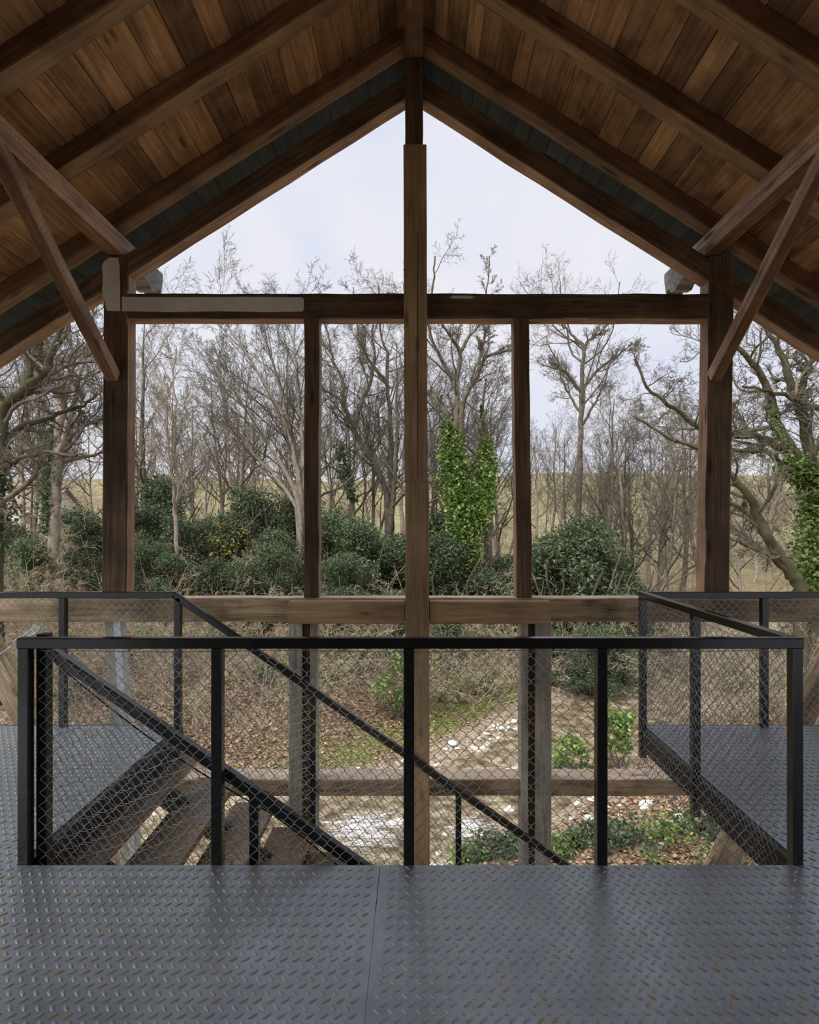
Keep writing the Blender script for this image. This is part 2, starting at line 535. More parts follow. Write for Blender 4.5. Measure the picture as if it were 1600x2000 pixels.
def tread_studs(inside, x0, x1, y0, y1, z, parent, mat='stud', phase=(0.0, 0.0), px=PX, py=PY, local=None):
    """Raised tear-drop studs, two crossed families, as one relief part."""
    cs = []
    for fam in (0, 1):
        ox, oy = (0, 0) if fam == 0 else (px / 2, py / 2)
        i0, i1 = math.floor(x0 / px), math.ceil(x1 / px)
        j0, j1 = math.floor(y0 / py), math.ceil(y1 / py)
        I, J = np.meshgrid(np.arange(i0, i1 + 1), np.arange(j0, j1 + 1), indexing='ij')
        X = (I * px + ox + phase[0]).ravel()
        Y = (J * py + oy + phase[1]).ravel()
        ok = inside(X, Y)
        cs.append((X[ok], Y[ok], fam))
    Vs, Fs, base = [], [], 0
    Ls, Ws, Hh = 0.0185, 0.0062, 0.0036
    # lens outline: 8 rim points and a smaller flat top
    tt = np.array([-1, -0.55, 0, 0.55, 1, 0.55, 0, -0.55])
    ww = np.array([0, 0.78, 1, 0.78, 0, -0.78, -1, -0.78])
    rim = np.arange(8)
    for X, Y, fam in cs:
        n = len(X)
        if n == 0:
            continue
        ang = math.radians(-50) if fam == 0 else math.radians(40)
        c, s = math.cos(ang), math.sin(ang)
        lx = np.concatenate([tt * Ls, tt * Ls * 0.72])
        ly = np.concatenate([ww * Ws, ww * Ws * 0.5])
        lz = np.concatenate([np.zeros(8), np.full(8, Hh)])
        bx, by = lx * c - ly * s, lx * s + ly * c
        V = np.stack([X[:, None] + bx, Y[:, None] + by, np.broadcast_to(lz + z + 0.0002, (n, 16))], -1).reshape(-1, 3)
        k = base + np.arange(n)[:, None, None] * 16
        # rim points run clockwise as seen from above
        q2 = (k + np.stack([rim, rim + 8, (rim + 1) % 8 + 8, (rim + 1) % 8], 1)[None]).reshape(-1, 4)
        t2 = (k + (rim[::-1] + 8)[None, None]).reshape(-1, 8)
        Fs.append((q2, t2))
        Vs.append(V)
        base += n * 16
    V = np.concatenate(Vs)
    if local is not None:
        V = V - np.array(local)
    me = mesh_np('tread_relief', V, [np.concatenate([f[0] for f in Fs]), np.concatenate([f[1] for f in Fs])], M[mat])
    o = obj('tread_relief', me, parent)
    o['kind'] = 'stuff'
    return o


G = 0.0015
SX = -0.157                    # seam between the two front plates
YS = 2.93                      # seam of the side plates
pl = plate_outline('floor_plate', [(-3.6, -2.2), (SX - G, -2.2), (SX - G, D1), (XL, D1), (XL, YS - G), (-3.6, YS - G)])
tread_studs(lambda X, Y: ((X < SX - 0.022) & (Y < D1 - 0.02)) | ((X < XL - 0.02) & (Y < YS - 0.02)), -2.3, SX, 1.3, YS, 0, pl, phase=(0.01, 0.02))
pr = plate_outline('floor_plate', [(SX + G, -2.2), (3.6, -2.2), (3.6, 2.50), (XR + 0.03, D1 - 0.02), (XR, D1), (SX + G, D1)])
tread_studs(lambda X, Y: (X > SX + 0.022) & (Y < D1 - 0.02) & (X < 2.3), SX, 2.3, 1.3, D1, 0, pr, phase=(0.018, 0.005))
pm = plate_outline('floor_plate', [(XR, D1 + 2 * G), (XR + 0.035, D1 - 0.015), (3.6, 2.505), (3.6, YS - G), (XR, YS - G)])
tread_studs(lambda X, Y: (X > XR + 0.02) & (Y < YS - 0.02) & (Y > D1 + 0.02 - (X - XR) * 0.14), XR, 2.3, D1 - 0.1, YS, 0, pm, phase=(0.0, 0.012))
pb = plate_outline('floor_plate', [(XR, YS + G), (3.8, YS + G), (3.8, D2), (XR, D2)])
tread_studs(lambda X, Y: (X > XR + 0.02) & (X < 3.45) & (Y > YS + 0.02) & (Y < D2 - 0.02), XR, 3.4, YS, D2, 0, pb, phase=(0.012, 0.0))
pa = plate_outline('floor_plate', [(-3.8, YS + G), (XL, YS + G), (XL, D2), (-3.8, D2)])
tread_studs(lambda X, Y: (X < XL - 0.02) & (X > -3.45) & (Y > YS + 0.02) & (Y < D2 - 0.02), -3.4, XL, YS, D2, 0, pa, phase=(0.003, 0.02))


def channel(p0, p1, side):
    """U-channel edge beam under the plates: web and two flanges as one part. side: +1 web faces +normal."""
    p0, p1 = Vector(p0), Vector(p1)
    x = (p1 - p0).normalized()
    y = Vector((0, 0, 1)).cross(x) * side
    L = (p1 - p0).length
    pro = [(0, 0), (0.055, 0), (0.055, -0.012), (0.012, -0.016), (0.012, -0.154), (0.055, -0.158), (0.055, -0.17), (0, -0.17)]
    pro = [(0.05 - a, b_) for a, b_ in pro]      # open side faces the void
    V, n = [], len(pro)
    for t in (0, L):
        for a, b_ in pro:
            q = p0 + x * t + y * a
            V.append((q.x, q.y, q.z + b_))
    Fq = np.array([(i, (i + 1) % n, (i + 1) % n + n, i + n) for i in range(n)])
    me = mesh_np('edge_channel', V, [Fq, np.array([list(range(n))]), np.array([list(range(2 * n - 1, n - 1, -1))])], M['channel'])
    return obj('edge_channel', me, floor)


channel((XR + 0.012, D2, -0.008), (XR + 0.012, D1, -0.008), -1)
channel((XL - 0.012, D1, -0.008), (XL - 0.012, D2, -0.008), -1)
channel((XL, D1 - 0.052, -0.008), (XR, D1 - 0.052, -0.008), 1)
channel((-3.8, D2 - 0.01, -0.008), (XL, D2 - 0.01, -0.008), 1)
channel((XR, D2 - 0.01, -0.008), (3.8, D2 - 0.01, -0.008), 1)

# ------------------------------------------------------------------ guardrails
RH = 1.061
PW = 0.05


def post(root, x, y, z0, z1, w=PW):
    return child_bar('post', root, (x, y, z0), (x, y, z1), w, w, M['rail'], up=(0, 1, 0), ch=0.003)


def rail(root, p0, p1, name='top_rail', w=PW, h=PW, ext=0.0):
    p0, p1 = Vector(p0), Vector(p1)
    d = (p1 - p0).normalized()
    return child_bar(name, root, p0 - d * ext, p1 + d * ext, w, h, M['rail'], ch=0.004)


A_, B_ = 0.0305, 0.032


def chain_link(root, p0, p1, z_bot, height, slope_follow=True, bulge=0.0, seed=0, nrm=None, dark=False):
    """Woven chain-link panel between p0 and p1 (top line), hanging down by height; every picket is a bent wire."""
    rr = np.random.default_rng(seed)
    p0, p1 = np.array(p0, float), np.array(p1, float)
    horiz = p1 - p0
    hor_len = math.hypot(horiz[0], horiz[1])
    u = np.array([horiz[0], horiz[1], 0]) / hor_len
    sl = horiz[2] / hor_len
    w = np.cross(u, [0, 0, 1.0])
    nw = int(hor_len / A_)
    nv = int(height / B_)
    rad = 0.00165
    J = np.arange(nv + 1)
    lines = []
    ph = rr.uniform(0, 6.28, 6)
    for i in range(nw):
        left = (J + i) % 2 == 0
        uu = np.where(left, i * A_ - rad, (i + 1) * A_ + rad)
        ww = np.where(left, rad, -rad)
        vv = -J * B_
        # two points per bend give the wire its flat hook
        U_ = np.repeat(uu, 2)
        W_ = np.repeat(ww, 2) * np.tile([1.0, -1.0], len(J))
        V_ = np.repeat(vv, 2) + np.tile([0.0028, -0.0028], len(J))
        cu = U_ / max(hor_len, 0.1)
        cv = -V_ / height
        wob = bulge * (np.sin(ph[0] + cv * 5.5 + cu * 4) * 0.5 + np.sin(ph[1] + cu * 9 - cv * 3) * 0.5)
        dz = 0.004 * np.sin(ph[2] + cu * 21) + 0.006 * np.sin(ph[3] + cu * 8 + cv * 4)
        du = 0.004 * np.sin(ph[4] + cv * 13 + cu * 6)
        pts = p0 + u * (U_ + du)[:, None] + w * (W_ + wob)[:, None]
        pts[:, 2] += V_ + U_ * sl + dz
        lines.append(pts)
    # selvage tension wire along the top
    k = 24
    tt = np.linspace(0, 1, k)
    top = p0 + np.outer(tt, p1 - p0)
    top[:, 2] += -0.012 - 0.007 * np.sin(tt * 3.1416 * 3) ** 2
    lines2 = [top]
    V, F = tubes(lines + lines2, [np.full(len(l), rad) for l in lines] + [np.full(k, 0.0017)], 4)
    V -= np.array(root.location)
    o = obj('chain_link_mesh', mesh_np('chain_link_mesh', V, F, M['wire'], smooth=True), root)
    o['kind'] = 'stuff'
    return o


# front guardrail
g1 = empty('guardrail', (0, D1 + 0.03, 0), 'black steel guardrail with chain-link mesh along the front edge of the stair opening', 'railing')
YF = D1 + 0.028
rail(g1, (XL, YF, RH - PW / 2), (XR, YF, RH - PW / 2))
for x in (XL + 0.027, -0.925, -0.022, 0.885, XR - 0.027):
    post(g1, x, YF, -0.20, RH - PW)
chain_link(g1, (-1.79, YF + 0.035, RH - 0.058), (1.70, YF + 0.035, RH - 0.058), 0, 1.28, bulge=0.008, seed=1)

# right guardrail: along the opening and across the far edge of the right platform
g2 = empty('guardrail', (XR, D2, 0), 'black steel guardrail with mesh round the right platform, running away then across', 'railing')
xr = XR - 0.027
yb = D2 - 0.025
rail(g2, (xr, YF + 0.03, RH - PW / 2), (xr, yb + 0.025, RH - PW / 2))
rail(g2, (xr + 0.025, yb, RH - PW / 2), (3.8, yb, RH - PW / 2))
post(g2, xr, 3.77, -0.27, RH - PW)
post(g2, xr, yb, -0.24, RH - PW)
post(g2, 2.757, yb, -0.2, RH - PW)
post(g2, 3.67, yb, -0.2, RH - PW)
chain_link(g2, (xr - 0.036, YF + 0.06, RH - 0.062), (xr - 0.036, yb + 0.02, RH - 0.062), 0, 1.34, bulge=0.022, seed=2)
chain_link(g2, (xr + 0.03, yb + 0.04, RH - 0.05), (3.8, yb + 0.04, RH - 0.05), 0, 1.2, bulge=0.006, seed=3)

# left far guardrail running on as the far stair handrail
SL = 0.690
g3 = empty('guardrail', (XL, D2, 0), 'black steel guardrail on the left platform continuing as the far stair handrail', 'railing')
xk = XL - 0.02
ZT = RH - PW / 2
rail(g3, (-3.8, yb, ZT), (xk, yb, ZT), ext=0.004)
XE = 2.2
child_bar('handrail', g3, (xk, yb, ZT), (XE, yb, ZT - SL * (XE - xk)), PW, PW, M['rail'], ch=0.004)
post(g3, -2.757, yb, -0.2, RH - PW)
post(g3, -3.67, yb, -0.2, RH - PW)
post(g3, XL + 0.007, yb, -0.2, RH - PW)
for x in (-0.79, 0.352, 1.49):
    zt = ZT - SL * (x - xk)
    post(g3, x, yb, zt - 1.2, zt - 0.02, 0.045)
chain_link(g3, (-3.8, yb + 0.04, RH - 0.05), (xk, yb + 0.04, RH - 0.05), 0, 1.2, bulge=0.006, seed=4)
chain_link(g3, (xk + 0.05, yb + 0.04, RH - 0.09), (2.1, yb + 0.04, RH - 0.09 - SL * (2.05 - xk)), 0, 1.15, bulge=0.005, seed=5)

# near stair handrail
YN = 2.855
g4 = empty('stair_handrail', (XL, YN, 0), 'black sloping stair handrail with mesh just behind the front guardrail', 'railing')
xn = -1.79
post(g4, xn, YN, -0.2, RH + 0.005, 0.052)
XN = 2.2
child_bar('handrail', g4, (xn + 0.02, YN, RH - 0.075), (XN, YN, RH - 0.075 - SL * (XN - xn - 0.02)), PW, PW, M['rail'], ch=0.004)
for x in (-0.77, 0.352, 1.49):
    zt = RH - 0.075 - SL * (x - xn - 0.02)
    post(g4, x, YN, zt - 1.2, zt - 0.02, 0.045)
chain_link(g4, (xn + 0.03, YN + 0.035, RH - 0.12), (2.1, YN + 0.035, RH - 0.12 - SL * (2.07 - xn)), 0, 1.1, bulge=0.008, seed=6)
# slack tension wire under the near handrail
tw = np.stack([np.linspace(xn + 0.03, 2.1, 30), np.full(30, YN + 0.04), RH - 0.15 - SL * (np.linspace(0, 2.1 - xn - 0.03, 30))], 1)
tw[:, 2] -= 0.05 * np.abs(np.sin(np.linspace(0, 3.5 * 3.1416, 30)))
V, F = tubes([tw], [np.full(30, 0.004)], 5)
obj('tension_wire', mesh_np('tension_wire', V - np.array(g4.location), F, M['rail'], smooth=True), g4)

# ------------------------------------------------------------------ stair
st = empty('staircase', (XL, 3.75, -0.2), 'open-riser steel stair with rusty tread-plate steps descending right from the left platform', 'stair')
Y0, Y1 = YN + 0.06, yb - 0.03
for k in range(1, 13):
    xf = -1.945 + 0.29 * k
    z = -0.195 * k + 0.005
    x0 = xf - 0.315
    V = []
    pro = [(xf, z), (xf, z - 0.045), (xf - 0.005, z - 0.045), (xf - 0.005, z - 0.005), (x0 + 0.005, z - 0.005), (x0 + 0.005, z - 0.045), (x0, z - 0.045), (x0, z)]
    n = len(pro)
    for y in (Y0, Y1):
        V += [(a + 1.86, y - 3.75, b_ + 0.2) for a, b_ in pro]
    Fq = np.array([(i, (i + 1) % n, (i + 1) % n + n, i + n) for i in range(n)])
    me = mesh_np('step', V, [Fq, np.array([list(range(n - 1, -1, -1))]), np.array([list(range(n, 2 * n))])], M['step'])
    s_ = obj('step', me, st)
    if k <= 6:
        tread_studs(lambda X, Y: (X > x0 + 0.02) & (X < xf - 0.02) & (Y > Y0 + 0.02) & (Y < Y1 - 0.02), x0, xf, Y0, Y1, z, s_, phase=(0.004 * k, 0.01), local=(-1.86, 3.75, -0.2))
for y in (3.3, 4.2):
    child_bar('stringer', st, (XL + 0.02, y, -0.30), (XL + 0.02 + 3.5, y, -0.30 - 3.5 * 0.672), 0.05, 0.14, M['channel'], ch=0.003)
    for k in range(1, 13):
        xf = -1.945 + 0.29 * k
        z = -0.195 * k - 0.04
        child_bar('step_bracket', st, (xf - 0.16, y, z - 0.11), (xf - 0.16, y, z + 0.036), 0.05, 0.16, M['channel'], up=(1, 0, 0), ch=0.0)

# ------------------------------------------------------------------ timber frame of the gable
YG = 4.85


def timber(name, p0, p1, w, h, mat, label, cat, up=(0, 0, 1), seg=10, jit=0.003, ch=0.008, **kw):
    return place_bar(name, p0, p1, w, h, M[mat], up=up, seg=seg, jit=jit, ch=ch, label=label, cat=cat, **kw)


sx = {-1: 'left', 1: 'right'}
XC = 2.475
colL = timber('timber_post', (-2.47, YG + 0.072, 0.985), (-2.45, YG + 0.072, 3.80), 0.205, 0.145, 'old_timber', 'dark weathered corner post on the left of the open gable', 'post', up=(0, 1, 0))
colR = timber('timber_post', (2.50, YG + 0.08, 0.985), (2.545, YG + 0.08, 3.80), 0.205, 0.16, 'old_timber', 'dark weathered corner post on the right of the open gable', 'post', up=(0, 1, 0))
timber('timber_post', (-0.845, YG + 0.08, 0.984), (-0.842, YG + 0.08, 3.29), 0.122, 0.15, 'old_timber', 'slim brown post left of the central post under the tie beam', 'post', up=(0, 1, 0))
timber('timber_post', (0.915, YG + 0.08, 0.984), (0.89, YG + 0.08, 3.29), 0.128, 0.15, 'old_timber', 'slim brown post right of the central post under the tie beam', 'post', up=(0, 1, 0))
for o_ in [o for o in C.objects if o.name.startswith('timber_post')]:
    second_face(o_, 'raw', lambda n: abs(n.y) > 0.8)
tie = timber('tie_beam', (-2.37, YG + 0.075, 3.391), (2.44, YG + 0.075, 3.391), 0.15, 0.206, 'old_timber', 'dark tie beam with a white painted stretch crossing the open gable', 'beam', seg=24)
second_face(tie, 'raw', lambda n: n.z < -0.8)
# white painted patches on the tie beam and on the left post (thin coats with ragged ends)


def paint_patch(parent, pts, y, name='paint_patch', mat='white_paint'):
    n = len(pts)
    V = [(x, y, z) for x, z in pts] + [(x, y + 0.004, z) for x, z in pts]
    Fq = np.array([(i, (i + 1) % n, (i + 1) % n + n, i + n) for i in range(n)])
    me = mesh_np(name, V, [Fq, np.array([list(range(n))[::-1]]), np.array([[i + n for i in range(n)]])], M[mat])
    o = obj(name, me, parent)
    o.matrix_parent_inverse = parent.matrix_basis.inverted()
    return o


bpy.context.view_layer.update()
pp = paint_patch(tie, [(-2.40, 3.345), (-2.0, 3.338), (-1.6, 3.345), (-1.2, 3.338), (-0.915, 3.342), (-0.90, 3.36), (-0.902, 3.445), (-0.92, 3.458), (-1.4, 3.462), (-1.9, 3.458), (-2.40, 3.462)], YG - 0.008)
pp['label'] = 'white paint patch'
pp = paint_patch(colL, [(-2.525, 3.35), (-2.413, 3.345), (-2.415, 3.55), (-2.42, 3.72), (-2.43, 3.785), (-2.50, 3.785), (-2.545, 3.755), (-2.565, 3.72), (-2.556, 3.62), (-2.562, 3.53), (-2.56, 3.47), (-2.54, 3.42)], YG - 0.008)
pp['label'] = 'white paint patch'
pp = paint_patch(tie, [(0.30, 3.45), (0.48, 3.448), (0.50, 3.462), (0.46, 3.472), (0.32, 3.473)], YG - 0.006)
pp['label'] = 'bare spot of light wood'
pp = paint_patch(tie, [(-0.775, 3.285), (0.825, 3.285), (0.825, 3.30), (-0.775, 3.30)], YG + 0.002, name='painted_strip', mat='blue_paint')
pp['label'] = 'blue grey painted strip'
# principal rafters of the gable
PS = 0.638
ang = math.atan(PS)
pz = 5.15 + 0.19 / 2
for s in (-1, 1):
    upv = (s * math.sin(ang), 0, math.cos(ang))
    pr_ = timber('principal_rafter', (s * 0.03, YG + 0.075, pz - 0.03 * PS), (s * 4.3, YG + 0.075, pz - 4.3 * PS), 0.15, 0.16, 'old_timber',
           'dark heavy gable rafter on the %s framing the sky' % sx[s], 'rafter', up=upv, seg=16)
    second_face(pr_, 'raw', lambda n: n.z < -0.8)
# central post
cp = empty('centre_post', (0.015, 4.75, 0), 'pale sawn central post rising through the middle of the gable', 'post')
child_bar('upper_post', cp, (0.020, 4.755, 1.93), (0.010, 4.755, 4.605), 0.184, 0.17, M['new_timber'], up=(0, 1, 0), seg=8, jit=0.001, ch=0.006)
child_bar('lower_post', cp, (0.036, 4.753, -4.1), (0.028, 4.753, 1.928), 0.19, 0.176, M['new_timber'], up=(0, 1, 0), seg=8, jit=0.001, ch=0.008)
# seam strip: the upper post is two planks; a fine dark joint
child_bar('plank_joint', cp, (0.033, 4.6685, 1.95), (0.031, 4.6685, 3.9), 0.005, 0.003, M['dark_core'], up=(0, 1, 0), ch=0.0)
timber('king_post', (0.003, 4.86, 4.58), (0.003, 4.86, 5.43), 0.146, 0.13, 'old_timber', 'short dark king post between the central post and the ridge beam', 'post', up=(0, 1, 0), seg=4)
timber('ridge_beam', (0.003, 5.45, 5.47), (0.006, -3.45, 5.47), 0.142, 0.15, 'rafter', 'dark ridge beam running overhead along the roof peak', 'beam', seg=14, w2=0.11, ch=0.016)
# purlins with weathered carved ends outside
for s in (-1, 1):
    pu = empty('purlin', (s * 2.46, YG, 3.89), 'reddish sawn purlin running overhead along the %s roof slope' % sx[s], 'beam')
    pb_ = child_bar('beam_body', pu, (s * 2.46, -3.45, 3.89), (s * 2.46, 5.06, 3.89), 0.155, 0.158, M['rafter'], seg=18, jit=0.002, ch=0.014)
    second_face(pb_, 'purlin', lambda n: abs(n.y) > 0.6)  # side faces painted as lit, underside left dark
    # carved end: a stepped ogee seen from the side
    pro = [(5.06, 3.967), (5.60, 3.967), (5.60, 3.90), (5.58, 3.82), (5.56, 3.75), (5.545, 3.755), (5.52, 3.80), (5.49, 3.77), (5.45, 3.735), (5.36, 3.725), (5.32, 3.755), (5.24, 3.765), (5.16, 3.79), (5.06, 3.81)]
    n = len(pro)
    V = [(dx, y - YG, z - 3.89) for dx in (-0.075, 0.075) for y, z in pro]
    Fq = np.array([(i, (i + 1) % n, (i + 1) % n + n, i + n) for i in range(n)])
    me = mesh_np('carved_end', V, [Fq, np.array([list(range(n - 1, -1, -1))]), np.array([list(range(n, 2 * n))])], M['weathered'])
    e_ = obj('carved_end', me, pu)
    e_['label'] = 'grey weathered beam end'
    br_ = timber('brace', (s * 2.46, 4.82, 2.80), (s * 2.44, 3.36, 3.86), 0.09, 0.10, 'rafter', 'slanted brown brace from the %s corner post up to the purlin' % sx[s], 'brace', seg=8, jit=0.0015, ch=0.006)
    second_face(br_, 'purlin', lambda n: abs(n.y) > 0.6)  # brace sides carry the same painted light as the purlin
# sill, doubled by two front pieces
sb_ = timber('sill_beam', (-4.0, YG + 0.085, 0.885), (4.0, YG + 0.085, 0.885), 0.17, 0.198, 'sill', 'long pale weathered sill beam under the gable posts', 'beam', seg=30, jit=0.0025)
second_face(sb_, 'lit_top', lambda n: n.z > 0.8)  # sill top painted paler to stand in for skylight
for a, b_, s in ((-1.008, -0.072, -1), (0.132, 1.10, 1)):
    timber('sill_facing', (a, 4.785, 0.882), (b_, 4.785, 0.882), 0.128, 0.178, 'new_timber', 'new planed timber fixed in front of the sill, %s of the central post' % sx[s], 'beam', seg=4, jit=0.001)
# posts below
for c0, s in ((-0.915, -1), (1.01, 1)):
    r = empty('lower_post', (c0, 4.92, -4.0), 'grey weathered double post below the sill, %s of the central post' % sx[s], 'post')
    z0, z1 = -3.95, 0.785
    edges = [(-0.115, 0.0), (0.0, 0.062), (0.062, 0.115)] if s < 0 else [(-0.125, -0.065), (-0.065, -0.01), (-0.01, 0.125)]
    mats = ['grey_timber', 'dark_core', 'grey_timber']
    for i, (a, b2) in enumerate(edges):
        dy = 0.03 if i == 1 else 0.0
        child_bar('post_core' if i == 1 else 'post_board', r, (c0 + (a + b2) / 2, 4.92 + dy / 2, z0), (c0 + (a + b2) / 2, 4.92 + dy / 2, z1), b2 - a - 0.002, 0.17 - dy, M[mats[i]], up=(0, 1, 0), seg=14, jit=0.002, ch=0.006)
lb_ = timber('lower_beam', (-3.6, YG + 0.13, -0.59), (3.4, YG + 0.13, -0.59), 0.22, 0.138, 'sill', 'long pale crossbeam low behind the stair at stream side', 'beam', seg=26, jit=0.003)
second_face(lb_, 'lit_top', lambda n: n.z > 0.8)  # pale new-wood top with skylight painted into its colour
for s in (-1, 1):
    timber('timber_strut', (s * 1.75, YG + 0.17, -2.9), (s * 3.75, YG + 0.17, 0.79), 0.15, 0.17, 'sill', 'pale slanting strut under the far end of the sill on the %s' % sx[s], 'strut', up=(s, 0, -0.5), seg=8)
# steel prop
sp_ = empty('steel_prop', (-2.5, 4.93, -4.0), 'slightly leaning pale galvanised prop beneath the left corner post', 'post')
child_bar('web', sp_, (-2.215, 4.93, -4.0), (-2.535, 4.93, 0.785), 0.075, 0.08, M['greenpost'], up=(0, 1, 0), ch=0.004)
child_bar('flange', sp_, (-2.135, 4.92, -4.0), (-2.458, 4.92, 0.785), 0.065, 0.10, M['galv'], up=(0, 1, 0), ch=0.004)
# cable with turnbuckle
cb = empty('bracing_cable', (-3.1, 4.90, 0.78), 'white steel bracing cable with turnbuckle below the sill at far left', 'cable')
pA, pB = np.array([-3.02, 4.90, 0.80]), np.array([-4.0, 4.90, 0.13])
V, F = tubes([np.linspace(pA, pB, 4)], [np.full(4, 0.006)], 6)
obj('wire_rope', mesh_np('wire_rope', V - np.array(cb.location), F, M['galv'], smooth=True), cb)
dirv = (pB - pA) / np.linalg.norm(pB - pA)
perp = np.array([dirv[2], 0, -dirv[0]])
t0 = pA + dirv * 0.10
ls = []
for sgn in (-1, 1):
    ls.append(np.array([t0, t0 + dirv * 0.03 + perp * 0.02 * sgn, t0 + dirv * 0.15 + perp * 0.02 * sgn, t0 + dirv * 0.18]))
ls.append(np.array([t0 + dirv * 0.17, t0 + dirv * 0.20 + perp * 0.025, t0 + dirv * 0.25 + perp * 0.02, t0 + dirv * 0.27]))
V, F = tubes(ls, [np.full(4, 0.010)] * 3, 6)
obj('turnbuckle', mesh_np('turnbuckle', V - np.array(cb.location), F, M['galv'], smooth=True), cb)

# ------------------------------------------------------------------ roof: common rafters and boards
RZ = 5.54                      # underside of the common rafters at the peak
RHH = 0.13                     # rafter height, square to the slope
names = {4.85: 'nearest the gable', 4.07: 'second from the gable', 3.31: 'third from the gable', 2.54: 'fourth from the gable', 1.77: 'fifth from the gable', 1.0: 'sixth from the gable', 0.23: 'seventh from the gable', -0.54: 'eighth from the gable', -1.31: 'ninth from the gable', -2.08: 'tenth from the gable'}
zc = RZ + RHH / 2 / math.cos(ang)
for y, nm in names.items():
    for s in (-1, 1):
        upv = (s * math.sin(ang), 0, math.cos(ang))
        rf_ = timber('rafter', (s * 0.055, y, zc - 0.055 * PS), (s * 4.35, y, zc - 4.35 * PS), 0.14, RHH, 'rafter',
               'brown roof rafter on the %s slope, %s' % (sx[s], nm), 'rafter', up=upv, seg=12, jit=0.003)
        second_face(rf_, 'rafter_lit', lambda n: n.z < -0.8)  # undersides painted lighter, as if lit from below
ceiling = empty('ceiling', (0, 0, 5.7), kind='structure')
zb = RZ + (RHH + 0.012) / math.cos(ang)
ends = [5.44, 4.85, 4.07, 3.31, 2.54, 1.77, 1.0, -3.4]
BT = 0.024
rb = random.Random(21)
for s in (-1, 1):
    upv = Vector((s * math.sin(ang), 0, math.cos(ang)))
    t = 0.02
    while t < 5.15:
        wdt = rb.choice([0.13, 0.155, 0.175, 0.19, 0.20, 0.21])
        xm = s * (t + wdt / 2) * math.cos(ang)
        zm = zb - (t + wdt / 2) * math.sin(ang)
        # board lengths break over rafters
        cuts = [5.44]
        i = 0
        while i < len(ends) - 1:
            i = min(len(ends) - 1, i + (rb.choice([1, 2, 2, 3, 4]) if i else 1))
            cuts.append(ends[i])
        for a, b_ in zip(cuts[:-1], cuts[1:]):
            lift = rb.uniform(-0.002, 0.002)
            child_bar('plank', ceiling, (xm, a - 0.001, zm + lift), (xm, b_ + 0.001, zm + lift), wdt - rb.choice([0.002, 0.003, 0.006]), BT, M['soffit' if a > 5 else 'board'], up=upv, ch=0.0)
        t += wdt
# roof covering on top of the boards keeps daylight out of the joints
for s in (-1, 1):
    upv = Vector((s * math.sin(ang), 0, math.cos(ang)))
    L = 5.2
    mid = Vector((s * L / 2 * math.cos(ang), 0, zb - L / 2 * math.sin(ang))) + upv * 0.035
    child_bar('roof_sheet', ceiling, (mid.x, 5.45, mid.z), (mid.x, -3.6, mid.z), L, 0.02, M['roof_tile'], up=upv, ch=0.0)

# rear wall added unseen behind the camera, to darken the interior timber faces
wb = empty('wall_back_added', (0, -3.5, 0), kind='structure')
for k in range(22):
    x = -4.2 + 0.4 * k
    top = min(zb - abs(x - 0.2) * PS, zb - abs(x + 0.2) * PS) - 0.02
    child_bar('plank', wb, (x, -3.5, -0.3), (x, -3.5, top), 0.396, 0.03, M['rafter'], up=(0, 1, 0), ch=0.0)

# ------------------------------------------------------------------ terrain
PATH = np.array([(-60, -4.0), (-25, 4.5), (-8, 9.0), (-3, 10.5), (0.3, 11.6), (2.4, 13.6), (4.8, 16.6), (9, 21.5), (14, 26.5), (24, 33), (50, 45)])


def river(x, y):
    """Signed distance from the stream (positive on the far bank)."""
    x, y = np.asarray(x, float), np.asarray(y, float)
    best = np.full(x.shape, 1e9)
    sign = np.ones(x.shape)
    for a, b_ in zip(PATH[:-1], PATH[1:]):
        d = b_ - a
        t = np.clip(((x - a[0]) * d[0] + (y - a[1]) * d[1]) / (d @ d), 0, 1)
        qx, qy = x - a[0] - t * d[0], y - a[1] - t * d[1]
        r = np.hypot(qx, qy)
        s = np.sign(d[0] * qy - d[1] * qx)
        m_ = r < best
        best = np.where(m_, r, best)
        sign = np.where(m_, s, sign)
    return best * np.where(sign == 0, 1, sign)


def sstep(a, b_, x):
    t = np.clip((x - a) / (b_ - a), 0, 1)
    return t * t * (3 - 2 * t)


def hgt(x, y):
    x, y = np.asarray(x, float), np.asarray(y, float)
    r = river(x, y)
    ra = np.abs(r)
    bed = -4.42 + 0.42 * sstep(1.0, 2.2, ra)
    far_gain = np.where(x < 12, 3.2 - 1.9 * sstep(1, 12, x), 1.3)
    far = far_gain * sstep(2.6, 13, r)
    near = 0.35 * sstep(2.0, 4.0, -r)
    z = bed + np.where(r > 0, far, near)
    z = z + 0.9 * sstep(24, 45, y)
    hill = 13.2 + 4.0 * sstep(-25, 45, x) + 1.2 * np.sin(x * 0.02 + 1)
    z = z + hill * sstep(46, 185, y) + 2.0 * sstep(-20, -60, x) * sstep(30, 80, y)
    z = z + 0.10 * np.sin(x * 1.3 + 0.5 * y) * np.sin(y * 1.1 - 0.3 * x) * sstep(2.5, 6, ra)
    z = z + 0.5 * np.sin(x * 0.21 + 2) * np.sin(y * 0.17) * sstep(8, 25, ra)
    return z


def axis(lo, hi, near0, near1, fine, grow):
    a = list(np.arange(near0, near1 + 1e-6, fine))
    s = fine
    while a[-1] < hi:
        s *= grow
        a.append(a[-1] + s)
    s = fine
    while a[0] > lo:
        s *= grow
        a.insert(0, a[0] - s)
    return np.array(a)


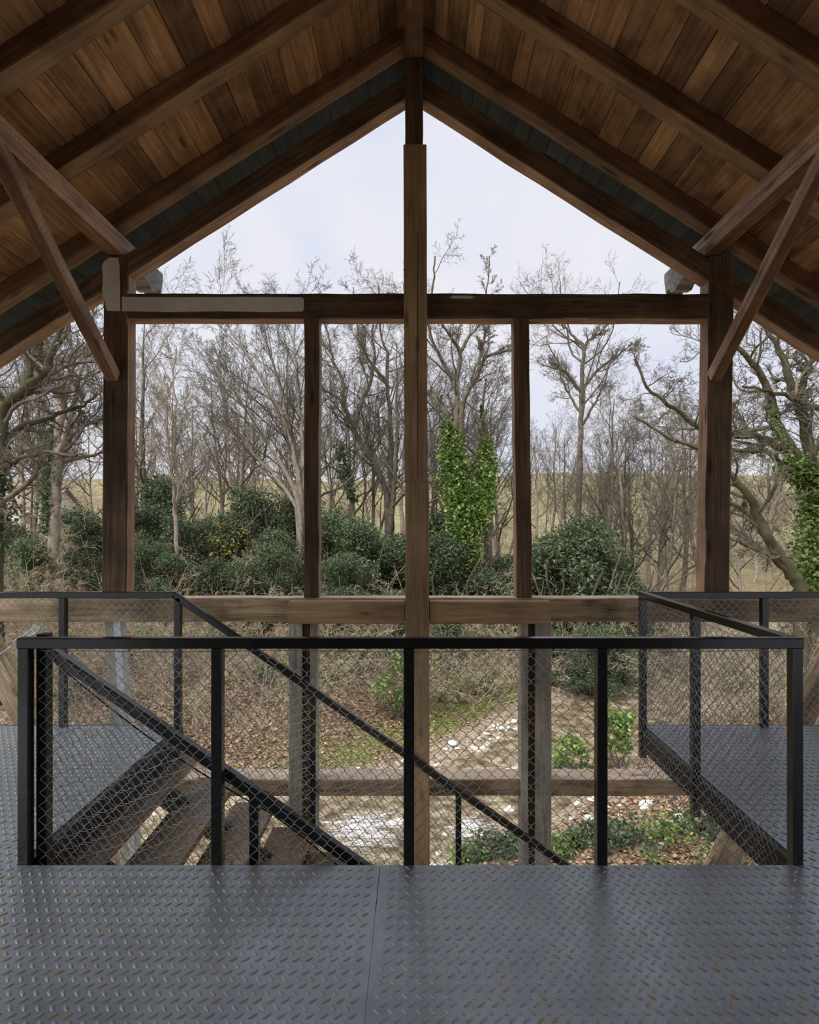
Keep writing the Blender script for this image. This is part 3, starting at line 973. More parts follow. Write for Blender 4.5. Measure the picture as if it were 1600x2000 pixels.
gx = axis(-260, 260, -14, 16, 0.22, 1.09)
gy = axis(-14, 330, 7.5, 27, 0.22, 1.07)
GX, GY = np.meshgrid(gx, gy, indexing='ij')
GZ = hgt(GX, GY) + rng.normal(0, 0.012, GX.shape)
V = np.stack([GX, GY, GZ], -1).reshape(-1, 3)
nx, ny = len(gx), len(gy)
idx = np.arange(nx * ny).reshape(nx, ny)
F = np.stack([idx[:-1, :-1], idx[1:, :-1], idx[1:, 1:], idx[:-1, 1:]], -1).reshape(-1, 4)
me = mesh_np('ground', V, F, M['ground'], smooth=True)
rr_ = river(GX, GY).ravel()
fx, fy = GX.ravel(), GY.ravel()
zone = np.zeros((len(V), 4), np.float32)
zone[:, 0] = sstep(34, 50, fy)
zone[:, 1] = 0.8 * sstep(2.2, 2.8, rr_) * (1 - sstep(3.2, 4.6, rr_)) * sstep(-5, -1, fx) * (1 - sstep(6, 9, fx))
zone[:, 2] = np.where(rr_ > 0, 1 - sstep(1.9, 2.7, rr_), 0.8 * (1 - sstep(2.2, 4.4, -rr_)))
zone[:, 3] = 1
ca = me.color_attributes.new('zone', 'FLOAT_COLOR', 'POINT')
ca.data.foreach_set('color', zone.ravel())
obj('ground', me, kind='structure', label='leaf littered valley floor with mossy stream bank rising to a grassy hill')

# water
T = np.linspace(0, 1, 260)
seg = np.hypot(*(PATH[1:] - PATH[:-1]).T)
cum = np.concatenate([[0], np.cumsum(seg)]) / seg.sum()
cx, cy = np.interp(T, cum, PATH[:, 0]), np.interp(T, cum, PATH[:, 1])
for _ in range(6):
    cx[1:-1] = (cx[:-2] + 2 * cx[1:-1] + cx[2:]) / 4
    cy[1:-1] = (cy[:-2] + 2 * cy[1:-1] + cy[2:]) / 4
tx, ty = np.gradient(cx), np.gradient(cy)
tl = np.hypot(tx, ty)
tx, ty = tx / tl, ty / tl
W_ = np.linspace(-2.3, 2.3, 24)
WX = cx[:, None] - ty[:, None] * W_
WY = cy[:, None] + tx[:, None] * W_
drop = 0.10 * np.sin(WX * 2.3 + WY * 1.2) * np.sin(WY * 2.1) * 0.35
WZ = -4.20 + drop
V = np.stack([WX, WY, WZ], -1).reshape(-1, 3)
idx = np.arange(len(T) * len(W_)).reshape(len(T), len(W_))
F = np.stack([idx[:-1, :-1], idx[1:, :-1], idx[1:, 1:], idx[:-1, 1:]], -1).reshape(-1, 4)
me = mesh_np('stream', V, F, M['water'], smooth=True)
fo = np.zeros((len(V), 4), np.float32)
d1_ = np.exp(-(((V[:, 0] + 0.9) / 0.9) ** 2 + ((V[:, 1] - 11.2) / 0.9) ** 2))
d2_ = np.exp(-(((V[:, 0] - 1.1) / 0.5) ** 2 + ((V[:, 1] - 11.2) / 0.45) ** 2)) * 1.2
d3_ = np.exp(-(((V[:, 0] - 2.3) / 0.4) ** 2 + ((V[:, 1] - 13.9) / 0.4) ** 2))
fo[:, 0] = np.clip(d1_ + d2_ + d3_, 0, 1)
fo[:, 3] = 1
ca = me.color_attributes.new('foam', 'FLOAT_COLOR', 'POINT')
ca.data.foreach_set('color', fo.ravel())
set_props(obj('stream', me), 'shallow brown stream with white rapids between the banks', 'stream', kind='stuff')

# ------------------------------------------------------------------ plants
BAYS = [(-1e9, 197, 'left of left corner post'), (197, 592, 'between left corner and left slim posts'), (592, 812, 'between left slim and central posts'),
        (812, 1000, 'between central and right slim posts'), (1000, 1390, 'between right slim and right corner posts'), (1390, 1e9, 'right of right corner post')]
ORD = ['first', 'second', 'third', 'fourth', 'fifth', 'sixth', 'seventh', 'eighth', 'ninth', 'tenth', 'eleventh', 'twelfth', 'thirteenth', 'fourteenth', 'fifteenth', 'sixteenth', 'seventeenth', 'eighteenth', 'nineteenth', 'twentieth']
ORD += ['twenty-' + o for o in ORD[:9]] + ['thirtieth'] + ['thirty-' + o for o in ORD[:9]] + ['fortieth'] + ['forty-' + o for o in ORD[:9]]


def px_of(x, y):
    return 808 + 1150 * x / y


def label_by_bay(items, phrase):
    """items: list of objects; labels them first, second, ... from the left within each bay of the gable."""
    for lo, hi, nm in BAYS:
        inb = sorted([o for o in items if lo <= px_of(o.location.x, o.location.y) < hi], key=lambda o: px_of(o.location.x, o.location.y))
        for i, o in enumerate(inb):
            o['label'] = '%s, %s from left %s' % (phrase, ORD[i], nm) if len(inb) > 1 else '%s, the only one %s' % (phrase, nm)


def unit(v):
    return v / (np.linalg.norm(v) + 1e-9)


def grow_branch(rg, start, d, length, r0, n, wander, trop, r1f=0.35):
    P = np.empty((n, 3))
    P[0] = start
    st_ = length / (n - 1)
    d = d0 = unit(d)
    for i in range(1, n):
        d = unit(0.7 * d + 0.3 * d0 + rg.normal(0, wander, 3) + np.array([0, 0, trop * i]))
        P[i] = P[i - 1] + d * st_
    return P, np.linspace(r0, r0 * r1f, n)


def branch_out(rg, P, Rd, level, cfg, lines, rads, length):
    """Children along a branch polyline."""
    if level >= len(cfg['num']):
        return
    num = cfg['num'][level]
    num = max(1, int(round(num * rg.uniform(0.75, 1.25))))
    t0 = cfg['start'][level]
    for k in range(num):
        t = t0 + (1 - t0) * ((k + rg.uniform(0, 1)) / num)
        f = t * (len(P) - 1)
        i = min(int(f), len(P) - 2)
        q = P[i] + (P[i + 1] - P[i]) * (f - i)
        rp = Rd[i] + (Rd[i + 1] - Rd[i]) * (f - i)
        par = unit(P[i + 1] - P[i])
        ax = unit(np.cross(par, rg.normal(0, 1, 3)))
        a = math.radians(rg.uniform(*cfg['angle'][level]))
        d = par * math.cos(a) + ax * math.sin(a)
        L = length * cfg['len'][level] * (1.1 - 0.55 * t) * rg.uniform(0.7, 1.25)
        r0 = max(cfg['minr'], min(rp * 0.8, rp * cfg['rad'][level] * rg.uniform(0.8, 1.15)))
        n = cfg['seg'][level]
        Q, Rq = grow_branch(rg, q, d, L, r0, n, cfg['wander'][level], cfg['trop'][level])
        Rq = np.maximum(Rq, cfg['minr'] * 0.7)
        lines.append(Q)
        rads.append(Rq)
        branch_out(rg, Q, Rq, level + 1, cfg, lines, rads, L)


CFG_TREE = dict(num=[14, 9, 6, 4], start=[0.28, 0.18, 0.15, 0.12], angle=[(28, 62), (28, 62), (28, 65), (25, 60)], len=[0.46, 0.50, 0.48, 0.5],
                rad=[0.48, 0.46, 0.5, 0.6], seg=[9, 7, 5, 3], wander=[0.17, 0.19, 0.2, 0.2], trop=[0.035, 0.025, 0.02, 0.02], minr=0.0062)
CFG_SLIM = dict(CFG_TREE, num=[15, 6, 4, 4], angle=[(20, 48), (22, 50), (25, 55), (25, 55)], len=[0.36, 0.48, 0.48, 0.5], wander=[0.10, 0.13, 0.16, 0.2], trop=[0.03, 0.025, 0.02, 0.02])
CFG_OAK = dict(CFG_TREE, num=[12, 9, 7, 4], start=[0.2, 0.15, 0.15, 0.1], angle=[(35, 80), (30, 70), (30, 65), (25, 60)], len=[0.55, 0.5, 0.5, 0.5], wander=[0.24, 0.27, 0.27, 0.25], trop=[0.01, 0.008, 0.005, 0.0], minr=0.005)
CFG_STEM = dict(CFG_TREE, num=[9, 6, 4, 4], start=[0.25, 0.2, 0.15, 0.1], angle=[(15, 40), (18, 45), (20, 50), (20, 50)], len=[0.4, 0.45, 0.5, 0.5], wander=[0.12, 0.16, 0.2, 0.2], trop=[0.02, 0.015, 0.01, 0.0])


def smooth_line(pts, n):
    """Catmull-Rom through a few points."""
    pts = np.array(pts, float)
    P = np.vstack([2 * pts[0] - pts[1], pts, 2 * pts[-1] - pts[-2]])
    out = []
    m_ = len(pts) - 1
    for u in np.linspace(0, m_ - 1e-6, n):
        i = int(u)
        t = u - i
        p0, p1, p2, p3 = P[i:i + 4]
        out.append(0.5 * (2 * p1 + (p2 - p0) * t + (2 * p0 - 5 * p1 + 4 * p2 - p3) * t ** 2 + (3 * p1 - p0 - 3 * p2 + p3) * t ** 3))
    return np.array(out)


def build_tree(name, root, trunks, cfg, seed, mat, ivy=None, twig_mat=None, child_len=None):
    """trunks: list of (polyline, r0, r1), root-local. Parts: trunk (with main limbs), branches, ivy."""
    rg = np.random.default_rng(seed)
    tl, tr, bl, br = [], [], [], []
    for P, r0, r1 in trunks:
        L = np.linalg.norm(np.diff(P, axis=0), axis=1).sum()
        Rd = np.linspace(r0, r1, len(P))
        tl.append(P)
        tr.append(Rd)
        branch_out(rg, P, Rd, 0, cfg, bl, br, child_len or L)
    V, F = tubes(tl, tr, 8)
    obj('trunk', mesh_np('trunk', V, F, mat, smooth=True), root)
    big = [i for i, r in enumerate(br) if r[0] > 0.03]
    sml = [i for i, r in enumerate(br) if r[0] <= 0.03]
    Vs, Fs, o_ = [], [], 0
    for ids, sd in ((big, 6), (sml, 3)):
        if ids:
            V, F = tubes([bl[i] for i in ids], [br[i] for i in ids], sd)
            Vs.append(V)
            Fs.append(F + o_)
            o_ += len(V)
    b_ = obj('branches', mesh_np('branches', np.concatenate(Vs), np.concatenate(Fs), twig_mat or mat, smooth=True), root)
    b_['kind'] = 'stuff'
    if ivy:
        for (line, rad, cnt, size, mt) in ivy:
            t = rg.uniform(0, 1, cnt) * (len(line) - 1)
            i = np.minimum(t.astype(int), len(line) - 2)
            f = (t - i)[:, None]
            base = line[i] * (1 - f) + line[i + 1] * f
            prof = np.interp(t / (len(line) - 1), np.linspace(0, 1, len(rad)), rad)
            off = rg.normal(0, 1, (cnt, 3))
            off /= np.linalg.norm(off, axis=1, keepdims=True)
            lump = 0.75 + 0.35 * np.sin(base[:, 2] * 5 + np.arctan2(off[:, 1], off[:, 0]) * 3)
            V, F = leaves(base + off * (prof * lump * rg.uniform(0.55, 1.0, cnt))[:, None], size, 0.8, r=rg)
            o = obj('ivy', mesh_np('ivy', V, F, M[mt]), root)
            o['kind'] = 'stuff'
    return root


def at_px(px, py, d):
    """A point of the valley at distance d, measured off the photograph."""
    return np.array([(px - 808) * d / 1150, d, EYE - (py - 1022) * d / 1150])


def hero(name, d, base_px, trunks_px, cfg, seed, mat, label, ivy_px=None, spread=1.0, twig_mat=None):
    bx, by = base_px
    b0 = at_px(bx, by, d)
    gz = float(hgt(b0[0], d))
    root = empty(name, (b0[0], d, gz), label, 'tree')
    org = np.array([b0[0], d, gz])
    rg = np.random.default_rng(seed + 1000)
    trs = []
    for pts, r0, r1, grounded in trunks_px:
        P = [at_px(x, y, d + dd) for (x, y, dd) in pts]
        if grounded:
            f_ = P[0].copy()
            f_[2] = float(hgt(f_[0], f_[1])) - 0.15
            if f_[2] < P[0][2] - 0.3:
                P.insert(0, f_)
        P = smooth_line(np.array(P) - org, max(8, 4 * len(P)))
        P[1:-1] += rg.normal(0, 0.022, P[1:-1].shape)
        trs.append((P, r0, r1))
    iv = None
    if ivy_px:
        iv = []
        for pts, rad, cnt, size, mt in ivy_px:
            iv.append((smooth_line(np.array([at_px(x, y, d + dd) for x, y, dd in pts]) - org, 16), rad, cnt, size, mt))
    build_tree(name, root, trs, cfg, seed, mat, iv, twig_mat)
    return root


heroes = []
# ivy-clad tree in the middle of the fourth bay
heroes.append(hero('ivy_tree', 24, (910, 1150), [
    ([(912, 1120, 0), (905, 1000, 0), (895, 900, 0), (890, 830, 0), (893, 770, 0.1), (880, 735, 0.2), (856, 690, 0.4), (838, 640, 0.6), (846, 560, 0.6), (850, 500, 0.5)], 0.18, 0.03, True),
    ([(892, 745, 0.1), (898, 690, 0), (880, 655, -0.4), (862, 632, -0.6), (850, 600, -0.7)], 0.09, 0.03, False),
    ([(898, 690, 0), (915, 660, 0.3), (936, 632, 0.4), (950, 575, 0.4), (956, 500, 0.4)], 0.08, 0.02, False),
    ([(900, 860, 0), (906, 785, -0.2), (926, 745, -0.4), (946, 700, -0.5), (968, 690, -0.6), (990, 685, -0.8)], 0.12, 0.04, False),
    ([(926, 745, -0.4), (940, 690, -0.5), (946, 660, -0.5), (958, 625, -0.4)], 0.07, 0.03, False),
    ([(885, 820, 0.3), (868, 800, 0.5), (845, 775, 0.8), (825, 765, 1.0)], 0.10, 0.04, False),
    ([(950, 960, 0.6), (946, 870, 0.6), (942, 800, 0.6), (950, 740, 0.7)], 0.10, 0.04, True)],
    dict(CFG_TREE, len=[0.24, 0.47, 0.5, 0.5], num=[14, 8, 5, 4]), 3, M['bark'], 'forked bare tree clad in bright green ivy right of the central post',
    [([(872, 830, -0.2), (885, 880, -0.3), (890, 940, -0.3), (902, 1000, -0.3), (910, 1060, -0.3), (916, 1110, -0.3)], [0.3, 0.72, 0.9, 1.0, 0.95, 0.5], 9500, 0.135, 'ivy'),
     ([(950, 860, 0.4), (950, 920, 0.3), (942, 980, 0.1), (928, 1040, 0)], [0.35, 0.62, 0.7, 0.5], 5200, 0.135, 'ivy'),
     ([(940, 790, 0.6), (944, 830, 0.6), (950, 860, 0.5)], [0.1, 0.2, 0.3], 260, 0.12, 'ivy')]))
# dark twin-stemmed tree left of the central post
heroes.append(hero('twin_tree', 27, (760, 1000), [
    ([(758, 985, 0), (748, 942, 0), (726, 898, -0.2), (708, 872, -0.3), (692, 838, -0.4), (672, 792, -0.6), (655, 772, -0.6), (630, 762, -0.8)], 0.18, 0.05, True),
    ([(692, 838, -0.4), (705, 790, 0.1), (722, 750, 0.3), (732, 700, 0.4), (728, 655, 0.5), (735, 600, 0.4)], 0.12, 0.03, False),
    ([(764, 985, 0.5), (764, 890, 0.6), (762, 810, 0.7), (756, 750, 0.8), (757, 690, 0.9), (744, 655, 1.0), (740, 560, 0.9)], 0.16, 0.03, True),
    ([(756, 750, 0.8), (735, 720, 0.4), (712, 690, 0.2), (700, 645, 0.1), (690, 560, 0)], 0.09, 0.02, False),
    ([(725, 895, -0.2), (742, 860, 0.1), (738, 810, 0.3), (748, 770, 0.4)], 0.08, 0.03, False),
    ([(672, 792, -0.6), (668, 740, -0.8), (650, 700, -0.8), (640, 650, -0.8), (620, 590, -0.6)], 0.08, 0.02, False)],
    dict(CFG_TREE, len=[0.28, 0.45, 0.5, 0.5], num=[13, 8, 5, 4]), 5, M['bark'], 'dark twin-stemmed bare tree left of the central post with curved limbs',
    [([(664, 870, -0.8), (676, 930, -0.8), (690, 980, -0.8)], [0.3, 0.45, 0.3], 900, 0.13, 'evergreen')]))
# tall slim tree in the fifth bay
heroes.append(hero('tall_tree', 30, (1130, 1030), [
    ([(1130, 1020, 0), (1133, 900, 0), (1136, 800, 0), (1138, 720, 0), (1140, 680, 0), (1124, 660, 0.2), (1104, 640, 0.3), (1085, 620, 0.4)], 0.19, 0.03, True),
    ([(1140, 690, 0), (1150, 665, -0.2), (1172, 650, -0.3), (1190, 630, -0.4)], 0.09, 0.03, False),
    ([(1137, 770, 0), (1112, 735, -0.3), (1090, 720, -0.5), (1060, 715, -0.7)], 0.10, 0.03, False),
    ([(1137, 810, 0), (1115, 775, 0.5), (1100, 745, 0.7), (1088, 700, 0.8)], 0.08, 0.02, False),
    ([(1138, 760, 0), (1165, 725, 0.3), (1200, 700, 0.5), (1235, 670, 0.7)], 0.10, 0.03, False),
    ([(1138, 830, 0), (1160, 790, -0.4), (1180, 750, -0.6), (1195, 700, -0.6)], 0.08, 0.02, False)],
    dict(CFG_TREE, len=[0.33, 0.50, 0.5, 0.5], num=[13, 8, 5, 4]), 8, M['bark'], 'tall slim bare tree with a straight trunk right of the right slim post'))
# spreading mossy oaks on the right
heroes.append(hero('leaning_oak', 15, (1562, 1180), [
    ([(1566, 1170, 0), (1545, 1120, 0), (1520, 1080, 0), (1498, 1045, -0.1), (1482, 1010, -0.1), (1462, 965, -0.2), (1435, 935, -0.2), (1400, 900, -0.2), (1365, 880, -0.3), (1310, 857, -0.4), (1240, 815, -0.5)], 0.18, 0.03, True),
    ([(1498, 1050, 0), (1470, 1015, 0.3), (1435, 985, 0.5), (1400, 965, 0.6)], 0.08, 0.03, False),
    ([(1540, 1120, 0), (1500, 1085, -0.4), (1460, 1065, -0.6), (1410, 1045, -0.7)], 0.07, 0.02, False)],
    dict(CFG_OAK, len=[0.18, 0.5, 0.5, 0.5], num=[16, 8, 6, 4]), 12, M['bark_moss'], 'mossy leaning oak trunk right of the right corner post', None, twig_mat=M['bark']))
heroes.append(hero('ivy_oak', 17, (1600, 1150), [
    ([(1600, 1140, 0), (1596, 1000, 0), (1570, 905, 0), (1535, 865, -0.1), (1515, 815, -0.2), (1500, 760, -0.3), (1475, 715, -0.4), (1440, 680, -0.5), (1400, 640, -0.6)], 0.24, 0.04, True),
    ([(1590, 960, 0), (1578, 860, 0.3), (1560, 790, 0.4), (1543, 745, 0.5), (1530, 700, 0.5), (1505, 655, 0.6), (1480, 600, 0.6)], 0.19, 0.04, False),
    ([(1560, 790, 0.4), (1575, 730, 0.5), (1590, 690, 0.6), (1610, 650, 0.7)], 0.12, 0.04, False),
    ([(1620, 800, 0.2), (1590, 795, 0), (1560, 785, -0.4), (1510, 765, -0.6), (1450, 755, -0.8)], 0.10, 0.03, False),
    ([(1530, 880, 0), (1490, 855, -0.5), (1440, 850, -0.9), (1380, 842, -1.2), (1320, 800, -1.4), (1270, 760, -1.5), (1240, 700, -1.5)], 0.11, 0.03, False),
    ([(1540, 920, 0), (1500, 885, -0.9), (1450, 880, -1.3), (1400, 870, -1.5)], 0.09, 0.03, False)],
    dict(CFG_OAK, len=[0.24, 0.5, 0.5, 0.5], num=[14, 9, 6, 4]), 14, M['bark_moss'], 'large ivy-covered oak at the right edge with mossy spreading limbs',
    [([(1500, 790, -0.3), (1520, 840, -0.3), (1540, 890, -0.3)], [0.12, 0.2, 0.3], 500, 0.10, 'ivy'),
     ([(1520, 920, -0.6), (1560, 915, -0.5), (1595, 940, -0.4), (1600, 1000, -0.4), (1595, 1080, -0.5), (1590, 1140, -0.6)], [0.2, 0.45, 0.7, 0.8, 0.9, 0.8], 6000, 0.12, 'ivy')], twig_mat=M['bark']))
# big mossy trees on the left
heroes.append(hero('mossy_oak', 15, (-5, 1150), [
    ([(-10, 1140, 0), (-8, 1000, 0), (0, 880, 0), (5, 800, 0), (45, 765, -0.3), (80, 735, -0.5), (100, 690, -0.6), (120, 640, -0.6), (150, 590, -0.6)], 0.22, 0.04, True),
    ([(0, 870, 0), (40, 835, 0.4), (85, 820, 0.6), (140, 800, 0.8), (190, 770, 1.0)], 0.10, 0.03, False),
    ([(48, 764, -0.3), (56, 720, 0), (50, 680, 0.2), (60, 630, 0.4), (70, 560, 0.5)], 0.13, 0.04, False),
    ([(0, 920, 0), (30, 900, -0.6), (80, 885, -1.0), (150, 890, -1.4)], 0.08, 0.03, False)],
    dict(CFG_OAK, len=[0.26, 0.5, 0.5, 0.5], num=[14, 9, 6, 4]), 17, M['bark_moss'], 'big mossy oak at the left edge with thick curving limbs',
    [([(-15, 860, 0), (-5, 960, 0), (0, 1060, 0)], [0.4, 0.5, 0.7], 1500, 0.11, 'evergreen')], twig_mat=M['bark']))
heroes.append(hero('ivy_trunk_tree', 20, (112, 1080), [
    ([(105, 1080, 0), (106, 960, 0), (112, 880, 0), (120, 800, 0), (135, 740, 0.2), (140, 690, 0.2), (132, 620, 0.3), (140, 540, 0.3)], 0.22, 0.04, True),
    ([(110, 900, 0), (128, 850, -0.5), (142, 790, -0.8), (160, 720, -1.0), (180, 640, -1.0)], 0.12, 0.03, False),
    ([(120, 800, 0), (100, 750, 0.5), (88, 690, 0.7), (95, 620, 0.8)], 0.10, 0.03, False),
    ([(112, 990, 0), (122, 900, 0.3), (150, 840, 0.6), (200, 815, 0.8)], 0.10, 0.03, False)],
    dict(CFG_TREE, len=[0.27, 0.48, 0.5, 0.5], num=[15, 9, 6, 4]), 19, M['bark_pale'], 'bare tree with a dark ivy-wrapped trunk just left of the left corner post',
    [([(95, 840, 0), (95, 900, -0.1), (92, 960, -0.1), (90, 1040, -0.1)], [0.25, 0.42, 0.4, 0.3], 1800, 0.11, 'evergreen')], twig_mat=M['bark']))
# leaning many-stemmed tree in front of the left slim post
heroes.append(hero('many_stemmed_tree', 23, (585, 1010), [
    ([(590, 1000, 0), (575, 900, 0), (545, 800, 0), (500, 720, 0), (455, 650, 0), (420, 590, 0)], 0.13, 0.02, True),
    ([(592, 1000, 0.4), (580, 900, 0.6), (560, 800, 0.8), (530, 700, 0.9), (510, 620, 1)], 0.12, 0.02, True),
    ([(585, 1000, -0.4), (555, 920, -0.6), (500, 830, -0.9), (450, 760, -1), (390, 690, -1)], 0.11, 0.02, True),
    ([(594, 1000, 0.2), (590, 880, 0.2), (585, 780, 0.2), (575, 680, 0.3), (580, 600, 0.4)], 0.13, 0.02, True),
    ([(580, 1000, -0.2), (535, 930, 0.4), (480, 870, 0.7), (440, 800, 0.9), (425, 720, 1)], 0.10, 0.02, True)],
    dict(CFG_STEM, len=[0.3, 0.45, 0.5, 0.5], num=[13, 8, 5, 4]), 23, M['bark_pale'], 'many-stemmed pale tree leaning left behind the left slim post', None, twig_mat=M['bark']))
heroes.append(hero('pale_birch', 20, (343, 1100), [
    ([(345, 1090, 0), (343, 1000, 0), (348, 940, 0), (340, 880, 0.1), (345, 800, 0.1), (338, 730, 0.2), (345, 680, 0.2)], 0.09, 0.015, True),
    ([(343, 1000, 0), (337, 950, -0.3), (330, 890, -0.3), (325, 800, -0.3), (310, 720, -0.4)], 0.06, 0.015, False)],
    dict(CFG_SLIM, len=[0.28, 0.45, 0.5, 0.5], num=[22, 8, 5, 4]), 29, M['bark_pale'], 'pale slender pinkish tree right of the left corner post'))

# background woodland: prototypes, copied
protos = []
for i, (cfg, hh, r0, mt) in enumerate([(CFG_TREE, 12.5, 0.20, 'bark'), (CFG_SLIM, 12.0, 0.15, 'bark'), (CFG_TREE, 11.0, 0.17, 'bark_pale'), (CFG_STEM, 11.5, 0.14, 'bark'), (CFG_SLIM, 10.0, 0.11, 'bark_pale')]):
    rg = np.random.default_rng(300 + i)
    rt = empty('bare_tree', (0, 0, 0))
    trs = []
    ns = 1 if i != 3 else 3
    for k in range(ns):
        P, _ = grow_branch(rg, np.array([0.1 * k, 0.05 * k, -0.3]), np.array([rg.normal(0, 0.14), rg.normal(0, 0.14), 1]), hh * (1 - 0.12 * k), r0, 14, 0.075, 0.03)
        trs.append((P, r0 * (1 - 0.2 * k), 0.02))
    build_tree('bare_tree', rt, trs, cfg, 500 + i, M[mt], None, M['bark'])
    protos.append(rt)

spots = []
rt_ = random.Random(5)
for (lo, hi, cnt) in ((-30, 190, 8), (262, 585, 16), (635, 785, 9), (845, 1000, 9), (1040, 1370, 15), (1440, 1640, 5)):
    for k in range(cnt):
        px = lo + (hi - lo) * (k + rt_.uniform(0.15, 0.85)) / cnt
        d = rt_.choice([rt_.uniform(26, 36), rt_.uniform(34, 58)])
        spots.append((px, d))
for (lo, hi, cnt) in ((845, 1000, 4), (1150, 1390, 6), (262, 590, 3), (632, 790, 2), (1440, 1600, 2)):
    for k in range(cnt):
        spots.append((lo + (hi - lo) * (k + rt_.uniform(0.1, 0.9)) / cnt, rt_.uniform(24, 31)))
used = set()
bare = []
for n_, (px, d) in enumerate(spots):
    k = n_ % len(protos) if n_ < 62 else (0, 2)[n_ % 2]
    o = protos[k] if k not in used else copy_tree(protos[k])
    used.add(k)
    x = (px - 808) * d / 1150
    o.location = (x, d, float(hgt(x, d)))
    s = rt_.uniform(0.72, 1.0) * (0.72 + d / 120)
    o.scale = (s, s, s)
    o.rotation_euler = (0, 0, rt_.uniform(0, 6.28))
    o['category'] = 'tree'
    o['group'] = 'bare trees of the woodland beyond the stream'
    bare.append(o)
label_by_bay(bare, 'bare far woodland tree')

# evergreen shrubs
sproto = []
for i in range(3):
    rg = np.random.default_rng(700 + i)
    rt = empty('evergreen_shrub', (0, 0, 0))
    cs = []
    for k in range(26):
        a, rr2, z = rg.uniform(0, 6.28), rg.uniform(0, 1.0) ** 0.6 * 1.25, rg.uniform(0.2, 2.5)
        rr2 *= 1.0 - 0.26 * z
        c = np.array([rr2 * math.cos(a), rr2 * math.sin(a), z])
        n_ = 420
        off = rg.normal(0, 1, (n_, 3))
        off /= np.linalg.norm(off, axis=1, keepdims=True)
        cs.append(c + off * np.array([0.48, 0.48, 0.36]) * rg.uniform(0.4, 1.0, (n_, 1)))
    V, F = leaves(np.concatenate(cs), 0.092, 0.42, r=rg)
    o = obj('foliage', mesh_np('foliage', V, F, M['evergreen']), rt)
    o['kind'] = 'stuff'
    ls, rs = [], []
    for k in range(9):
        P, rd = grow_branch(rg, np.array([0, 0, -0.2]), np.array([rg.normal(0, 0.5), rg.normal(0, 0.5), 1]), 2.6, 0.04, 7, 0.12, 0.02)
        ls.append(P)
        rs.append(rd)
    V, F = tubes(ls, rs, 5)
    o = obj('stems', mesh_np('stems', V, F, M['bark'], smooth=True), rt)
    o['kind'] = 'stuff'
    sproto.append(rt)
shr = [(-25, 22, .9), (30, 21, 1.0), (150, 24, 1.1), (180, 21, .9), (280, 22, 1.2), (310, 25, 1.4), (365, 21, 1.1), (400, 24, 1.1), (450, 22, 1.2), (500, 23, 1.3), (545, 21, 1.0), (585, 24, 1.3),
       (640, 23, 1.2), (665, 20, 1.0), (700, 22, 1.3), (745, 23, 1.3), (785, 24, 1.2), (850, 23, 1.6), (870, 26, 1.6), (960, 23, 1.3), (985, 25, 1.5), (1060, 24, 1.5), (1095, 23, 1.8), (1130, 24, 2.0), (1180, 25, 1.9), (1215, 23, 1.4), (1260, 26, 1.0), (1590, 19, 1.1), (1640, 20, 1.2), (60, 19, .8), (290, 19.5, .85), (340, 19, .8), (420, 19.5, .9), (480, 19, .8), (530, 19.5, .9), (655, 19, .85), (715, 19.5, .9), (770, 20, .8), (870, 20, .8), (1075, 20.5, .8), (1150, 20, .9), (1200, 20.5, .8)]
evs = []
for n_, (px, d, s) in enumerate(shr):
    k = n_ % 3
    o = sproto[k] if n_ < 3 else copy_tree(sproto[k])
    x = (px - 808) * d / 1150
    o.location = (x, d, float(hgt(x, d)) - 0.05)
    o.scale = (s * 1.05, s * 1.05, s * rt_.uniform(0.85, 1.15))
    o.rotation_euler = (0, 0, rt_.uniform(0, 6.28))
    o['category'] = 'shrub'
    o['group'] = 'evergreen shrubs on the far bank'
    evs.append(o)
label_by_bay(evs, 'dark evergreen shrub')

# bare twiggy brush
bproto = []
CFG_BRUSH = dict(num=[7, 4, 3], start=[0.15, 0.15, 0.1], angle=[(25, 65), (25, 65), (25, 60)], len=[0.55, 0.5, 0.5], rad=[0.6, 0.6, 0.7], seg=[7, 5, 3], wander=[0.2, 0.22, 0.2], trop=[-0.004, -0.004, 0.0], minr=0.0055)
for i in range(4):
    rg = np.random.default_rng(900 + i)
    rt = empty('twiggy_shrub', (0, 0, 0))
    ls, rs = [], []
    for k in range(10):
        P, rd = grow_branch(rg, np.array([rg.normal(0, 0.15), rg.normal(0, 0.15), -0.1]), np.array([rg.normal(0, 0.75), rg.normal(0, 0.75), 1.0]), rg.uniform(1.6, 3.9), 0.016, 11, 0.14, -0.02)
        ls.append(P)
        rs.append(rd)
    ml, mr = list(ls), list(rs)
    for P, rd in zip(ls, rs):
        branch_out(rg, P, rd, 0, CFG_BRUSH, ml, mr, 2.3)
    V, F = tubes(ml, mr, 3)
    o = obj('twigs', mesh_np('twigs', V, F, M['twig'], smooth=True), rt)
    o['kind'] = 'stuff'
    bproto.append(rt)
brs = []
bl_ = []
for (lo, hi, cnt) in ((-30, 197, 15), (262, 590, 20), (632, 790, 10), (840, 1000, 10), (1040, 1385, 24), (1440, 1640, 13)):
    for k in range(cnt):
        bl_.append((lo + (hi - lo) * (k + rt_.uniform(0.1, 0.9)) / cnt, (rt_.uniform(15, 18.5), rt_.uniform(15.5, 19), rt_.uniform(20, 26), rt_.uniform(26, 50), rt_.uniform(15, 19))[k % 5], rt_.uniform(0.75, 1.2)))
